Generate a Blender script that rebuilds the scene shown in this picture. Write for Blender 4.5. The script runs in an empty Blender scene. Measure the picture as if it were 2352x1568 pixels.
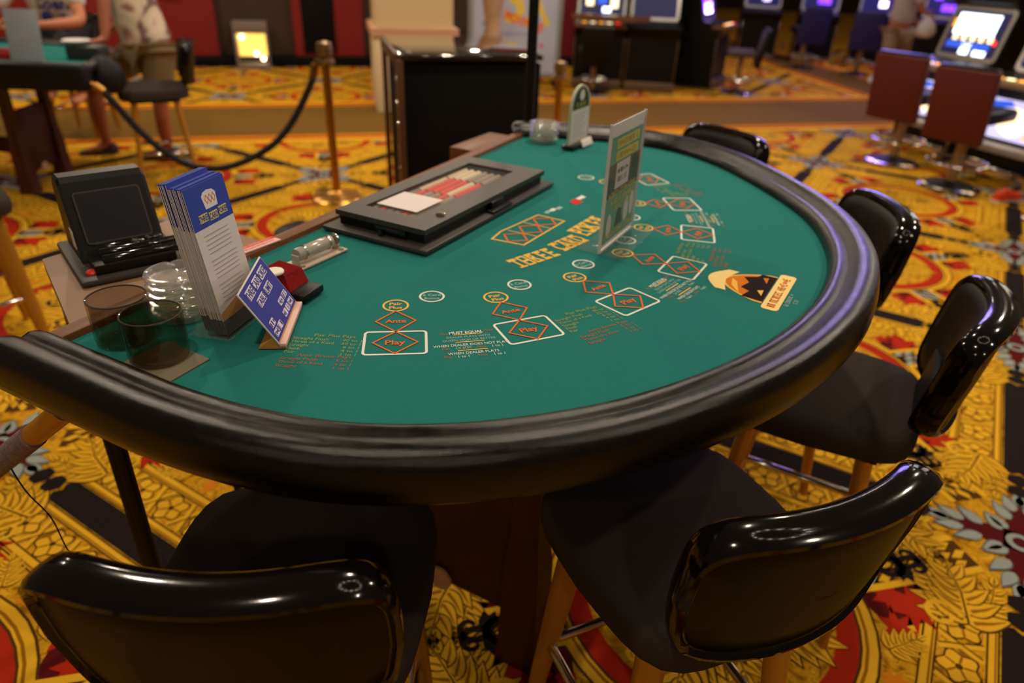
import bpy, bmesh, math, random
from mathutils import Vector, Matrix
random.seed(7)
PI = math.pi
C = bpy.context.scene.collection

# ------------------------------------------------------------------ camera frame (pixels of the 2352x1568 picture)
FPX, CAMH = 1600.0, 1.49
_p, _r = math.radians(29.3), math.radians(2.5)
FW = Vector((0, math.cos(_p), -math.sin(_p)))
_rt = Vector((1, 0, 0)); _up = _rt.cross(FW)
RT = math.cos(_r) * _rt + math.sin(_r) * _up
UP = -math.sin(_r) * _rt + math.cos(_r) * _up

def P(px, py, z=0.0):
    """world x, y of the place of height z seen at a pixel"""
    d = (px - 1176) * RT - (py - 784) * UP + FPX * FW
    t = (z - CAMH) / d.z
    return Vector((d.x * t, d.y * t))

ZF = 0.96                                # felt height
AL = math.radians(62.5)                  # direction of the dealer's edge
SV = Vector((math.cos(AL), math.sin(AL))); TV = Vector((math.sin(AL), -math.cos(AL)))
O0 = Vector((0.328, 1.269))
def LW(s, t):                            # table coordinates to world
    return O0 + s * SV + t * TV
def loc(px, py, z=ZF):
    q = P(px, py, z) - O0
    return (q.dot(SV), q.dot(TV))

# ------------------------------------------------------------------ materials
def lin(c):
    c /= 255.0
    return c / 12.92 if c <= 0.04045 else ((c + 0.055) / 1.055) ** 2.4
def rgb(r, g, b):
    return (lin(r), lin(g), lin(b), 1.0)
MATS = {}
def mat(name, col, rough=0.5, metal=0.0, spec=0.5, trans=0.0, ior=1.45, emit=None, estr=0.0, coat=0.0, alpha=1.0,
        var=0.0, vscale=30.0, bump=0.0, bscale=200.0, col2=None):
    if name in MATS: return MATS[name]
    m = bpy.data.materials.new(name); m.use_nodes = True
    nt = m.node_tree; b = nt.nodes['Principled BSDF']
    b.inputs['Base Color'].default_value = col
    b.inputs['Roughness'].default_value = rough
    b.inputs['Metallic'].default_value = metal
    b.inputs['Specular IOR Level'].default_value = spec
    b.inputs['Transmission Weight'].default_value = trans
    b.inputs['IOR'].default_value = ior
    b.inputs['Coat Weight'].default_value = coat
    b.inputs['Coat Roughness'].default_value = 0.06
    b.inputs['Alpha'].default_value = alpha
    if emit is not None:
        b.inputs['Emission Color'].default_value = emit
        b.inputs['Emission Strength'].default_value = estr
    tc = None
    if var or bump or col2:
        tc = nt.nodes.new('ShaderNodeTexCoord')
    if var or col2:
        n = nt.nodes.new('ShaderNodeTexNoise'); n.inputs['Scale'].default_value = vscale; n.inputs['Detail'].default_value = 4
        nt.links.new(tc.outputs['Object'], n.inputs['Vector'])
        mx = nt.nodes.new('ShaderNodeMix'); mx.data_type = 'RGBA'
        c2 = col2 if col2 else tuple(min(1, x * (1 + var)) for x in col[:3]) + (1,)
        c1 = col if col2 else tuple(x * (1 - var) for x in col[:3]) + (1,)
        mx.inputs['A'].default_value = c1; mx.inputs['B'].default_value = c2
        nt.links.new(n.outputs['Fac'], mx.inputs['Factor'])
        nt.links.new(mx.outputs['Result'], b.inputs['Base Color'])
    if bump:
        n2 = nt.nodes.new('ShaderNodeTexNoise'); n2.inputs['Scale'].default_value = bscale; n2.inputs['Detail'].default_value = 3
        nt.links.new(tc.outputs['Object'], n2.inputs['Vector'])
        bp = nt.nodes.new('ShaderNodeBump'); bp.inputs['Strength'].default_value = bump; bp.inputs['Distance'].default_value = 0.002
        nt.links.new(n2.outputs['Fac'], bp.inputs['Height'])
        nt.links.new(bp.outputs['Normal'], b.inputs['Normal'])
    MATS[name] = m
    return m

M_FELT = mat('green_felt', rgb(36, 116, 110), 0.95, spec=0.1, var=0.10, vscale=260, bump=0.25, bscale=900)
M_PWHITE = mat('print_white', rgb(225, 228, 215), 0.9, spec=0.1)
M_PYEL = mat('print_yellow', rgb(235, 190, 85), 0.9, spec=0.1)
M_POR = mat('print_orange', rgb(225, 110, 50), 0.9, spec=0.1)
M_PKHAKI = mat('print_khaki', rgb(150, 160, 90), 0.9, spec=0.1)
M_PRUST = mat('print_rust', rgb(165, 105, 70), 0.9, spec=0.1)
M_PBLACK = mat('print_black', rgb(35, 25, 22), 0.9, spec=0.1)
M_PGREY = mat('print_grey', rgb(150, 185, 180), 0.9, spec=0.1)
M_PRED = mat('print_red', rgb(205, 60, 55), 0.9, spec=0.1)
M_LOGO1 = mat('logo_cream', rgb(245, 215, 140), 0.9, spec=0.1)
M_LOGO2 = mat('logo_orange', rgb(215, 120, 35), 0.9, spec=0.1)
M_LOGO3 = mat('logo_gold', rgb(240, 190, 80), 0.9, spec=0.1)
M_RAIL = mat('black_leather', rgb(16, 12, 10), 0.20, spec=0.46, bump=0.20, bscale=800, var=0.3, vscale=20)
def worn(m):
    nt = m.node_tree; b = nt.nodes['Principled BSDF']; tc = nt.nodes.new('ShaderNodeTexCoord'); n = nt.nodes.new('ShaderNodeTexNoise'); n.inputs['Scale'].default_value = 45; n.inputs['Detail'].default_value = 2
    mr = nt.nodes.new('ShaderNodeMapRange'); mr.inputs['From Min'].default_value = .35; mr.inputs['From Max'].default_value = .65; mr.inputs['To Min'].default_value = .18; mr.inputs['To Max'].default_value = .27
    nt.links.new(tc.outputs['Object'], n.inputs['Vector']); nt.links.new(n.outputs['Fac'], mr.inputs['Value']); nt.links.new(mr.outputs['Result'], b.inputs['Roughness'])
worn(M_RAIL)
M_WOOD = mat('edge_wood', rgb(112, 66, 34), 0.45, var=0.25, vscale=18)
M_DKWOOD = mat('dark_wood', rgb(48, 26, 14), 0.5, var=0.25, vscale=12)
M_BASEWOOD = mat('base_wood', rgb(66, 24, 12), 0.5, var=0.2, vscale=10)
M_SHELF = mat('shelf_laminate', rgb(140, 106, 78), 0.5, var=0.08, vscale=20)
M_BLKPLA = mat('black_plastic', rgb(17, 15, 15), 0.42, spec=0.35, bump=0.1, bscale=400)
M_BLKPLA2 = mat('charcoal_plastic', rgb(58, 53, 50), 0.45, bump=0.1, bscale=400)
M_GLOSSBLK = mat('gloss_black', rgb(14, 13, 13), 0.12, coat=0.6)
M_VINYL = mat('gloss_vinyl', rgb(13, 9, 8), 0.10, spec=0.45, bump=0.04, bscale=60)
M_VINYL2 = mat('satin_vinyl', rgb(14, 11, 8), 0.44, spec=0.22, bump=0.10, bscale=300)
M_SEAT = mat('seat_fabric', rgb(56, 48, 44), 0.95, spec=0.15, var=0.25, vscale=500, bump=0.3, bscale=700)
M_GOLD = mat('gold_metal', rgb(188, 134, 46), 0.38, metal=0.45, var=0.12, vscale=6)
M_BRASS = mat('brass', rgb(178, 130, 62), 0.28, metal=1.0)
M_CHROME = mat('chrome', rgb(215, 205, 195), 0.12, metal=1.0)
M_BLKMET = mat('black_metal', rgb(16, 14, 14), 0.5, spec=0.25)
def mat_clear(name, tint, gloss=1.0, milk=0.0, milkcol=(.9, .9, .85, 1)):
    m = bpy.data.materials.new(name); m.use_nodes = True; nt = m.node_tree
    for n in list(nt.nodes): nt.nodes.remove(n)
    out = nt.nodes.new('ShaderNodeOutputMaterial'); tr = nt.nodes.new('ShaderNodeBsdfTransparent'); tr.inputs['Color'].default_value = tint
    gl = nt.nodes.new('ShaderNodeBsdfGlossy'); gl.inputs['Roughness'].default_value = .04
    fr = nt.nodes.new('ShaderNodeLayerWeight'); fr.inputs['Blend'].default_value = .5
    pw_ = nt.nodes.new('ShaderNodeMath'); pw_.operation = 'POWER'; pw_.inputs[1].default_value = 5
    ad = nt.nodes.new('ShaderNodeMath'); ad.operation = 'MULTIPLY_ADD'; ad.inputs[1].default_value = .45; ad.inputs[2].default_value = .035
    mu = nt.nodes.new('ShaderNodeMath'); mu.operation = 'MULTIPLY'; mu.inputs[1].default_value = gloss
    nt.links.new(fr.outputs['Facing'], pw_.inputs[0]); nt.links.new(pw_.outputs[0], ad.inputs[0])
    mx = nt.nodes.new('ShaderNodeMixShader'); nt.links.new(ad.outputs[0], mu.inputs[0]); nt.links.new(mu.outputs[0], mx.inputs['Fac'])
    src = tr
    if milk:
        df = nt.nodes.new('ShaderNodeBsdfDiffuse'); df.inputs['Color'].default_value = milkcol
        m2 = nt.nodes.new('ShaderNodeMixShader'); m2.inputs['Fac'].default_value = milk
        nt.links.new(tr.outputs[0], m2.inputs[1]); nt.links.new(df.outputs[0], m2.inputs[2]); src = m2
    nt.links.new(src.outputs[0], mx.inputs[1]); nt.links.new(gl.outputs[0], mx.inputs[2]); nt.links.new(mx.outputs[0], out.inputs['Surface'])
    MATS[name] = m; return m
M_GLASS = mat_clear('clear_glass', (0.93, 0.935, 0.91, 1), 2.4, .13, (.95, .95, .88, 1))
M_ACRYL = mat_clear('clear_acrylic', (0.97, 0.97, 0.97, 1), 0.22, .03)
M_SMOKE = mat_clear('smoked_glass', (0.76, 0.71, 0.63, 1), 1.6)
M_WHITE = mat('white_paper', rgb(228, 218, 212), 0.8)
M_PAPER2 = mat('grey_paper', rgb(170, 165, 170), 0.8)
M_BLUE = mat('blue_print', rgb(45, 68, 170), 0.6)
M_NAVY = mat('navy_print', rgb(42, 46, 140), 0.6)
M_TAN = mat('tan_card', rgb(196, 140, 60), 0.7)
M_PINK = mat('pink_card', rgb(232, 190, 180), 0.7)
M_REDACR = mat('red_acrylic', (0.62, 0.02, 0.025, 1), 0.08, trans=0.75, ior=1.3)
M_RED = mat('red_plastic', rgb(225, 62, 32), 0.4)
M_IVORY = mat('ivory_button', rgb(252, 248, 225), 0.3, coat=0.5)
M_GREYMAT = mat('grey_mat', rgb(112, 104, 84), 0.8, var=0.08, vscale=60)

# ------------------------------------------------------------------ mesh builder
class MB:
    def __init__(self):
        self.v, self.f, self.m, self.sm = [], [], [], []
    def add(self, vs, fs, mi=0, smooth=False):
        b = len(self.v)
        self.v.extend(tuple(x) for x in vs)
        for f in fs:
            self.f.append(tuple(b + i for i in f)); self.m.append(mi); self.sm.append(smooth)
        return self
    def bm(self, bmo, mi=0, smooth=False, M=None):
        bmo.verts.index_update()
        vs = [(M @ v.co) if M else v.co.copy() for v in bmo.verts]
        self.add(vs, [[v.index for v in f.verts] for f in bmo.faces], mi, smooth)
        bmo.free(); return self
    def box(self, c, s, bev=0.0, mi=0, M=None, seg=2, smooth=False):
        bmo = bmesh.new(); bmesh.ops.create_cube(bmo, size=1.0)
        for v in bmo.verts: v.co = Vector((v.co.x * s[0] + c[0], v.co.y * s[1] + c[1], v.co.z * s[2] + c[2]))
        if bev: bmesh.ops.bevel(bmo, geom=list(bmo.edges), offset=bev, segments=seg, profile=0.5, affect='EDGES', clamp_overlap=True)
        return self.bm(bmo, mi, smooth or bev > 0, M)
    def lathe(self, prof, n=32, c=(0, 0, 0), mi=0, M=None, smooth=True, wob=None):
        vs, fs = [], []
        for j, (r, z) in enumerate(prof):
            for i in range(n):
                a = 2 * PI * i / n
                k = r * (wob(a, j) if wob else 1.0)
                p = Vector((c[0] + k * math.cos(a), c[1] + k * math.sin(a), c[2] + z))
                vs.append(M @ p if M else p)
        for j in range(len(prof) - 1):
            for i in range(n):
                i2 = (i + 1) % n
                fs.append((j * n + i, j * n + i2, (j + 1) * n + i2, (j + 1) * n + i))
        if prof[0][0] > 1e-6: fs.append(tuple(reversed(range(n))))
        if prof[-1][0] > 1e-6: fs.append(tuple((len(prof) - 1) * n + i for i in range(n)))
        return self.add(vs, fs, mi, smooth)
    def tube(self, pts, r, n=10, mi=0, closed=False, smooth=True, caps=True, flat=1.0):
        pts = [Vector(p) for p in pts]; N = len(pts)
        rs = r if isinstance(r, (list, tuple)) else [r] * N
        vs, fs = [], []
        prev = None
        for i in range(N):
            if closed: t = pts[(i + 1) % N] - pts[i - 1]
            else: t = pts[min(i + 1, N - 1)] - pts[max(i - 1, 0)]
            t.normalize()
            if prev is None:
                u = Vector((0, 0, 1)) if abs(t.z) < 0.9 else Vector((1, 0, 0))
                u = (u - t * u.dot(t)).normalized()
            else:
                u = (prev - t * prev.dot(t)).normalized()
            prev = u; w = t.cross(u)
            for k in range(n):
                a = 2 * PI * k / n
                vs.append(pts[i] + rs[i] * (math.cos(a) * u + flat * math.sin(a) * w))
        rng = N if closed else N - 1
        for i in range(rng):
            j = (i + 1) % N
            for k in range(n):
                k2 = (k + 1) % n
                fs.append((i * n + k, i * n + k2, j * n + k2, j * n + k))
        if caps and not closed:
            fs.append(tuple(reversed(range(n)))); fs.append(tuple((N - 1) * n + k for k in range(n)))
        return self.add(vs, fs, mi, smooth)
    def prism(self, poly, z0, z1, mi=0, M=None, smooth=False):
        n = len(poly)
        vs = [Vector((x, y, z0)) for x, y in poly] + [Vector((x, y, z1)) for x, y in poly]
        if M: vs = [M @ v for v in vs]
        fs = [tuple(reversed(range(n))), tuple(range(n, 2 * n))] + [(i, (i + 1) % n, n + (i + 1) % n, n + i) for i in range(n)]
        return self.add(vs, fs, mi, smooth)
    # flat artwork ------------------------------------------------
    def poly(self, pts, z=0.0, mi=0, M=None):
        vs = [Vector((x, y, z)) for x, y in pts]
        if M: vs = [M @ v for v in vs]
        return self.add(vs, [tuple(range(len(vs)))], mi)
    def stroke(self, pts, w, z=0.0, mi=0, M=None, closed=False):
        n = len(pts); L, R = [], []
        pv = [Vector(p) for p in pts]
        ws = w if isinstance(w, (list, tuple)) else [w] * n
        for i in range(n):
            if closed or 0 < i < n - 1:
                d1 = (pv[i] - pv[i - 1]).normalized(); d2 = (pv[(i + 1) % n] - pv[i]).normalized()
            elif i == 0: d1 = d2 = (pv[1] - pv[0]).normalized()
            else: d1 = d2 = (pv[i] - pv[i - 1]).normalized()
            n1 = Vector((-d1.y, d1.x)); n2 = Vector((-d2.y, d2.x))
            m = n1 + n2
            if m.length < 1e-6: m = n1
            m.normalize(); k = ws[i] / 2 / max(0.35, m.dot(n1))
            L.append(pv[i] + m * k); R.append(pv[i] - m * k)
        vs = [Vector((p.x, p.y, z)) for p in L + R]
        if M: vs = [M @ v for v in vs]
        fs = []
        for i in range(n if closed else n - 1):
            j = (i + 1) % n
            fs.append((i, n + i, n + j, j))
        return self.add(vs, fs, mi)
    def ring(self, c, r, w, z=0.0, mi=0, M=None, n=36, sy=1.0):
        return self.stroke([(c[0] + r * math.cos(2 * PI * i / n), c[1] + r * sy * math.sin(2 * PI * i / n)) for i in range(n)], w, z, mi, M, True)
    def disc(self, c, r, z=0.0, mi=0, M=None, n=28, sy=1.0):
        return self.poly([(c[0] + r * math.cos(2 * PI * i / n), c[1] + r * sy * math.sin(2 * PI * i / n)) for i in range(n)], z, mi, M)
    def text(self, body, h, c, z=0.0, mi=0, M=None, sx=1.0, rot=0.0, align='C', bold=0.0):
        vs, fs, x0, x1 = text_mesh(body, bold)
        k = h / 0.72
        off = {'C': -(x0 + x1) / 2, 'L': -x0, 'R': -x1}[align]
        cr, sr = math.cos(rot), math.sin(rot)
        out = []
        for x, y in vs:
            X, Y = (x + off) * k * sx, (y - 0.36) * k
            p = Vector((c[0] + X * cr - Y * sr, c[1] + X * sr + Y * cr, z))
            out.append(M @ p if M else p)
        return self.add(out, fs, mi)
    def glyphs(self, c, w, h, z=0.0, mi=0, M=None, seed=1):
        """a line of small unreadable characters, as the print looks from here"""
        rnd = random.Random(seed); x = -w / 2; t = h * .17
        while x < w / 2 - h * .5:
            if rnd.random() < .16: x += h * .38; continue
            cw = h * rnd.choice((.42, .52, .60))
            A = M @ Matrix.Translation((c[0] + x, c[1], 0)) if M else Matrix.Translation((c[0] + x, c[1], 0))
            k = rnd.randrange(5)
            if k != 4: self.stroke([(t / 2, -h / 2), (t / 2, h / 2)], t, z, mi, A)
            if k in (0, 3): self.stroke([(cw - t / 2, -h / 2), (cw - t / 2, h / 2)], t, z, mi, A)
            if k in (0, 1, 2): self.stroke([(0, h * .42), (cw, h * .42)], t, z, mi, A)
            if k in (1, 3): self.stroke([(0, 0), (cw * .9, 0)], t, z, mi, A)
            if k in (2, 1): self.stroke([(0, -h * .42), (cw, -h * .42)], t, z, mi, A)
            if k == 4: self.ring((cw / 2, 0), min(cw, h) * .42, t, z, mi, A, 10)
            x += cw + h * .16
        return self
    def build(self, name, mats, parent=None, loc=None, rot=None):
        me = bpy.data.meshes.new(name)
        me.from_pydata(self.v, [], self.f)
        for m in (mats if isinstance(mats, (list, tuple)) else [mats]): me.materials.append(m)
        me.polygons.foreach_set('material_index', self.m)
        me.polygons.foreach_set('use_smooth', self.sm)
        me.update()
        o = bpy.data.objects.new(name, me); C.objects.link(o)
        if parent: o.parent = parent
        if loc is not None: o.location = loc
        if rot is not None: o.rotation_euler = rot
        if any(self.sm):
            bmo = bmesh.new(); bmo.from_mesh(me)
            for e in bmo.edges:
                if len(e.link_faces) == 2 and e.calc_face_angle(0) > math.radians(42): e.smooth = False
            bmo.to_mesh(me); bmo.free()
        return o
_tc = {}
def text_mesh(body, bold=0.0):
    if (body, bold) in _tc: return _tc[(body, bold)]
    cu = bpy.data.curves.new('lettering', 'FONT'); cu.body = body; cu.size = 1.0; cu.offset = bold; cu.resolution_u = 2
    o = bpy.data.objects.new('lettering', cu)
    me = o.to_mesh()
    vs = [(v.co.x, v.co.y) for v in me.vertices]; fs = [tuple(p.vertices) for p in me.polygons]
    o.to_mesh_clear(); bpy.data.objects.remove(o); bpy.data.curves.remove(cu)
    xs = [v[0] for v in vs] or [0]
    _tc[(body, bold)] = (vs, fs, min(xs), max(xs))
    return _tc[(body, bold)]

def tag(o, label=None, cat=None, group=None, kind=None):
    if label: o['label'] = label
    if cat: o['category'] = cat
    if group: o['group'] = group
    if kind: o['kind'] = kind
    return o
def thing(name, label, cat, loc=(0, 0, 0), rz=0.0, group=None):
    o = bpy.data.objects.new(name, None); o.empty_display_size = 0.1; C.objects.link(o)
    o.location = loc; o.rotation_euler = (0, 0, rz)
    return tag(o, label, cat, group)
def kids(o): return [c for c in C.objects if c.parent is o]
def dup(root, loc, rz, label, group=None, scale=None):
    tree = {}
    for c in C.objects:
        if c.parent is not None: tree.setdefault(c.parent.name, []).append(c)
    r = root.copy(); C.objects.link(r); r.location = loc; r.rotation_euler = (0, 0, rz)
    r['label'] = label
    if group: r['group'] = group
    if scale: r.scale = scale
    for ch in tree.get(root.name, []):
        c = ch.copy(); C.objects.link(c); c.parent = r
        for g in tree.get(ch.name, []):
            d = g.copy(); C.objects.link(d); d.parent = c
    return r
def spline(pts, n=8, closed=False):
    out = []; N = len(pts); pv = [Vector(p) for p in pts]
    for i in range(N if closed else N - 1):
        if closed: p0, p1, p2, p3 = pv[i - 1], pv[i], pv[(i + 1) % N], pv[(i + 2) % N]
        else: p0, p1, p2, p3 = pv[max(i - 1, 0)], pv[i], pv[i + 1], pv[min(i + 2, N - 1)]
        for k in range(n):
            t = k / n
            out.append(0.5 * ((2 * p1) + (p2 - p0) * t + (2 * p0 - 5 * p1 + 4 * p2 - p3) * t * t + (3 * p1 - p0 - 3 * p2 + p3) * t ** 3))
    if not closed: out.append(pv[-1])
    return out
def frame(origin, x, y):
    x = Vector(x).normalized(); y = Vector(y); z = x.cross(y).normalized(); y = z.cross(x)
    return Matrix(((x.x, y.x, z.x, origin[0]), (x.y, y.y, z.y, origin[1]), (x.z, y.z, z.z, origin[2]), (0, 0, 0, 1)))
# ================================================================== the card table
T = thing('gaming_table', 'large D-shaped card table with green printed felt and padded black rail', 'table', (O0.x, O0.y, 0), AL)
def TL(s, t, z): return Vector((s, -t, z))

INNER = [(-.805, -.70), (-.803, -.55), (-.800, -.42), (-.785, -.31), (-.752, -.20), (-.69, -.095), (-.615, -.01), (-.52, .07),
         (-.39, .147), (-.25, .205), (-.09, .242), (.06, .252), (.2, .242), (.343, .205), (.45, .158), (.542, .098), (.64, .02),
         (.716, -.049), (.79, -.125), (.850, -.211), (.885, -.29), (.897, -.38), (.885, -.48), (.852, -.58), (.815, -.68), (.765, -.765)]
inner = [Vector((p.x, -p.y)) for p in spline(INNER, 6)]
def offset_curve(cv, d):
    out = []
    for i, p in enumerate(cv):
        t = (cv[min(i + 1, len(cv) - 1)] - cv[max(i - 1, 0)]).normalized()
        out.append(p + Vector((t.y, -t.x)) * d)
    return out
PROF = [(0.000, -.012), (.000, .008), (.004, .019), (.012, .026), (.021, .0275), (.028, .025), (.033, .0235), (.038, .026), (.047, .033),
        (.060, .038), (.074, .037), (.088, .029), (.093, .014), (.0965, -.003), (.0965, -.015), (.092, -.029), (.083, -.040), (.070, -.046),
        (.050, -.048), (.020, -.046), (.008, -.044), (.006, -.046), (.000, -.030)]
def rail_mesh():
    mb = MB(); n = len(PROF); secs = []
    cx, cz = .052, -.012
    nn = len(inner)
    ext = [(-.030, .80), (-.026, .90), (-.016, .97)]
    t0 = (inner[1] - inner[0]).normalized(); t1 = (inner[-1] - inner[-2]).normalized()
    seq = [(inner[0] + t0 * e, t0, k) for e, k in ext]
    for i in range(nn):
        t = (inner[min(i + 1, nn - 1)] - inner[max(i - 1, 0)]).normalized(); seq.append((inner[i], t, 1.0))
    seq += [(inner[-1] - t1 * e, t1, k) for e, k in reversed(ext)]
    vs = []
    for p, t, k in seq:
        nrm = Vector((t.y, -t.x))
        for d, z in PROF:
            d2, z2 = cx + (d - cx) * k, cz + (z - cz) * k
            q = p + nrm * d2; vs.append((q.x, q.y, ZF + z2))
    fs = []
    for i in range(len(seq) - 1):
        for j in range(n):
            j2 = (j + 1) % n
            fs.append((i * n + j, (i + 1) * n + j, (i + 1) * n + j2, i * n + j2))
    fs.append(tuple(range(n))); fs.append(tuple(reversed([(len(seq) - 1) * n + j for j in range(n)])))
    return mb.add(vs, fs, 0, True)
tag(rail_mesh().build('padded_rail', M_RAIL, T), 'thick black leather rail with a narrow inner lip')

E0, E1 = (-.80, -.694), (.770, -.763)            # dealer's edge of the felt
felt = MB()
fpoly = [(p.x, p.y) for p in inner if True]
fpoly = [(E0[0], -E0[1])] + fpoly[1:-1] + [(E1[0], -E1[1])]
felt.prism(fpoly, ZF - .02, ZF)

# ---- the print of the layout (inside the felt's own mesh)
FM = [M_FELT, M_PWHITE, M_PYEL, M_POR, M_PKHAKI, M_PRUST, M_PBLACK, M_PGREY, M_PRED, M_LOGO1, M_LOGO2, M_LOGO3]
Z1, Z2, Z3 = ZF + .0006, ZF + .0010, ZF + .0014
def TM(s, t, ang):          # ang: world direction of the print's reading line, degrees
    return Matrix.Translation((s, -t, 0)) @ Matrix.Rotation(math.radians(ang) - AL, 4, 'Z')
def TMp(px, py, ang):
    s, t = loc(px, py); return TM(s, t, ang)
def rrect(w, h, r, n=4):
    pts = []
    for cx, cy, a0 in ((w/2-r, h/2-r, 0), (-w/2+r, h/2-r, PI/2), (-w/2+r, -h/2+r, PI), (w/2-r, -h/2+r, 1.5*PI)):
        for k in range(n + 1):
            a = a0 + PI / 2 * k / n; pts.append((cx + r * math.cos(a), cy + r * math.sin(a)))
    return pts
SPOTS = [((908, 787), (909, 702), (992, 681), 8.0), ((1214, 757), (1139, 683), (1193, 654), 25.8), ((1442, 692), (1320, 637), (1340, 607), 43.0),
         ((1568, 615), (1430, 581), (1437, 552), 61.3), ((1602, 537), (1478, 523), (1449, 499), 79.5), ((1566, 469), (1463, 467), (1420, 452), 97.0),
         ((1490, 412), (1395, 418), (1346, 408), 114.0)]
for rc, pc, bc, ang in SPOTS:
    M = TMp(rc[0], rc[1], ang); Mi = M.inverted()
    felt.stroke(rrect(.094, .070, .006), .0042, Z1, 1, M, True)
    pl = Mi @ TMp(pc[0], pc[1], 0).translation; bl = Mi @ TMp(bc[0], bc[1], 0).translation
    pl = Vector((pl.x, pl.y)); bl = Vector((bl.x, bl.y))
    felt.stroke([(0, .034), (.034, 0), (0, -.034), (-.034, 0)], .003, Z2, 3, M, True)
    ptop = pl - Vector((0, 0)); d = (pl - Vector((0, .034)))
    ln = d.length - .021; dn = d.normalized(); side = Vector((-dn.y, dn.x)); b0 = Vector((0, .034)); mid = b0 + dn * ln / 2
    felt.stroke([b0, mid - side * .032, b0 + dn * ln, mid + side * .032], .003, Z2, 3, M, True)
    felt.text('Play', .014, (0, 0), Z2, 3, M, bold=.02); felt.text('Ante', .012, (mid.x, mid.y), Z2, 3, M, bold=.02)
    felt.ring(pl, .0205, .0036, Z1, 2, M)
    felt.text('Pair', .010, (pl.x, pl.y + .0065), Z1, 2, M, bold=.02); felt.text('Plus', .010, (pl.x, pl.y - .0075), Z1, 2, M, bold=.02)
    felt.ring(bl, .0205, .0036, Z1, 1, M)
    felt.text('6 Card', .009, (bl.x, bl.y + .006), Z1, 7, M, sx=.9, bold=.02); felt.text('Bonus', .008, (bl.x, bl.y - .007), Z1, 7, M, sx=.95, bold=.02)
def paytable(px, py, ang, px2=None, py2=None):
    M = TMp(px, py, ang)
    felt.text('Pair Plus Pays', .0085, (.01, .026), Z1, 4, M)
    for k, (a, b) in enumerate((('Straight Flush', '40 to 1'), ('Three of a Kind', '30 to 1'), ('Straight', '6 to 1'), ('Flush', '4 to 1'), ('Pair', '1 to 1'))):
        felt.text(a, .0078, (-.052, .014 - k * .0105), Z1, 4, M, align='L', sx=.95); felt.text(b, .0078, (.054, .014 - k * .0105), Z1, 4, M, align='R')
    M2 = TMp(px2, py2, ang) if px2 else M @ Matrix.Translation((-.005, -.062, 0))
    felt.text('Ante Bonus Pays', .0085, (.01, .016), Z1, 5, M2)
    for k, (a, b) in enumerate((('Straight Flush', '5 to 1'), ('Three of a Kind', '4 to 1'), ('Straight', '1 to 1'))):
        felt.text(a, .0078, (-.052, .005 - k * .0105), Z1, 5, M2, align='L', sx=.95); felt.text(b, .0078, (.054, .005 - k * .0105), Z1, 5, M2, align='R')
paytable(745, 790, -1, 722, 830)
paytable(1345, 730, 33, 1398, 762)
paytable(1588, 578, 70, 1652, 592)
paytable(1535, 436, 108, 1580, 436)
def rules(px, py, ang):
    M = TMp(px, py, ang) @ Matrix.Diagonal((.76, .95, 1, 1))
    felt.text('MUST EQUAL', .0085, (-.002, .033), Z1, 1, M, bold=.02); felt.text('Play', .0075, (-.048, .031), Z1, 5, M); felt.text('Ante', .0075, (.045, .035), Z1, 5, M)
    felt.stroke([(-.030, .026), (.030, .026)], .0022, Z1, 2, M)
    felt.text('DEALER PLAYS WITH', .007, (0, .018), Z1, 7, M); felt.text('QUEEN HIGH OR BETTER', .007, (0, .008), Z1, 7, M)
    felt.stroke([(-.030, .001), (.030, .001)], .0022, Z1, 2, M)
    felt.text('WHEN DEALER DOES NOT PLAY', .0075, (0, -.008), Z1, 1, M); felt.glyphs((-.016, -.018), .034, .0075, Z1, 7, M, 5)
    felt.text('Play', .0075, (-.052, -.018), Z1, 5, M); felt.text('Ante', .0075, (.018, -.018), Z1, 5, M); felt.text('1 to 1', .0075, (.052, -.018), Z1, 1, M)
    felt.stroke([(-.030, -.026), (.030, -.026)], .0022, Z1, 2, M)
    felt.text('WHEN DEALER PLAYS', .0075, (0, -.034), Z1, 1, M)
    felt.text('Play', .0075, (-.052, -.044), Z1, 5, M); felt.text('1 to 1', .0075, (-.022, -.044), Z1, 1, M); felt.text('Ante', .0075, (.015, -.044), Z1, 5, M); felt.text('1 to 1', .0075, (.050, -.044), Z1, 1, M)
rules(1080, 785, 14); rules(1545, 660, 51); rules(1612, 503, 88)
# the title in staggered words and the card emblem over it
for wd, (x0, y0), (x1, y1) in (('THREE', (1170, 606), (1270, 572)), ('CARD', (1268, 571), (1330, 540)), ('POKER', (1318, 535), (1382, 497))):
    pass
def title(word, a, b, h):
    A_ = Vector(loc(*a)); B_ = Vector(loc(*b)); d = B_ - A_
    ang = math.atan2(-d.y, d.x)                                    # table-local angle
    M = Matrix.Translation((A_.x, -A_.y, 0)) @ Matrix.Rotation(ang, 4, 'Z')
    n = len(word); w = d.length / n
    for k, ch in enumerate(word):
        x = w * (k + .5)
        if ch == 'I': continue
        felt.text(ch, h, (x, 0), Z1, 2, M, sx=w / h * 1.0, bold=.03)
        for yy in (-h * .5, h * .5, 0):
            if yy: felt.poly([(x - w * .42, yy - h * .075), (x + w * .42, yy - h * .075), (x + w * .42, yy + h * .075), (x - w * .42, yy + h * .075)], Z1 - .0001, 2, M)
title('THREE', (1178, 608), (1272, 577), .040); title('CARD', (1276, 570), (1334, 545), .042); title('POKER', (1324, 537), (1384, 501), .046)
ec = [loc(*p) for p in ((1130, 549), (1203, 563), (1296, 508), (1236, 494), (1150, 532))]
felt.stroke([(s, -t) for s, t in ec], .0045, Z1, 2, None, True)
A_, B_, D_, E_ = [Vector((s, -t)) for s, t in (ec[0], ec[1], ec[2], ec[3])]
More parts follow.
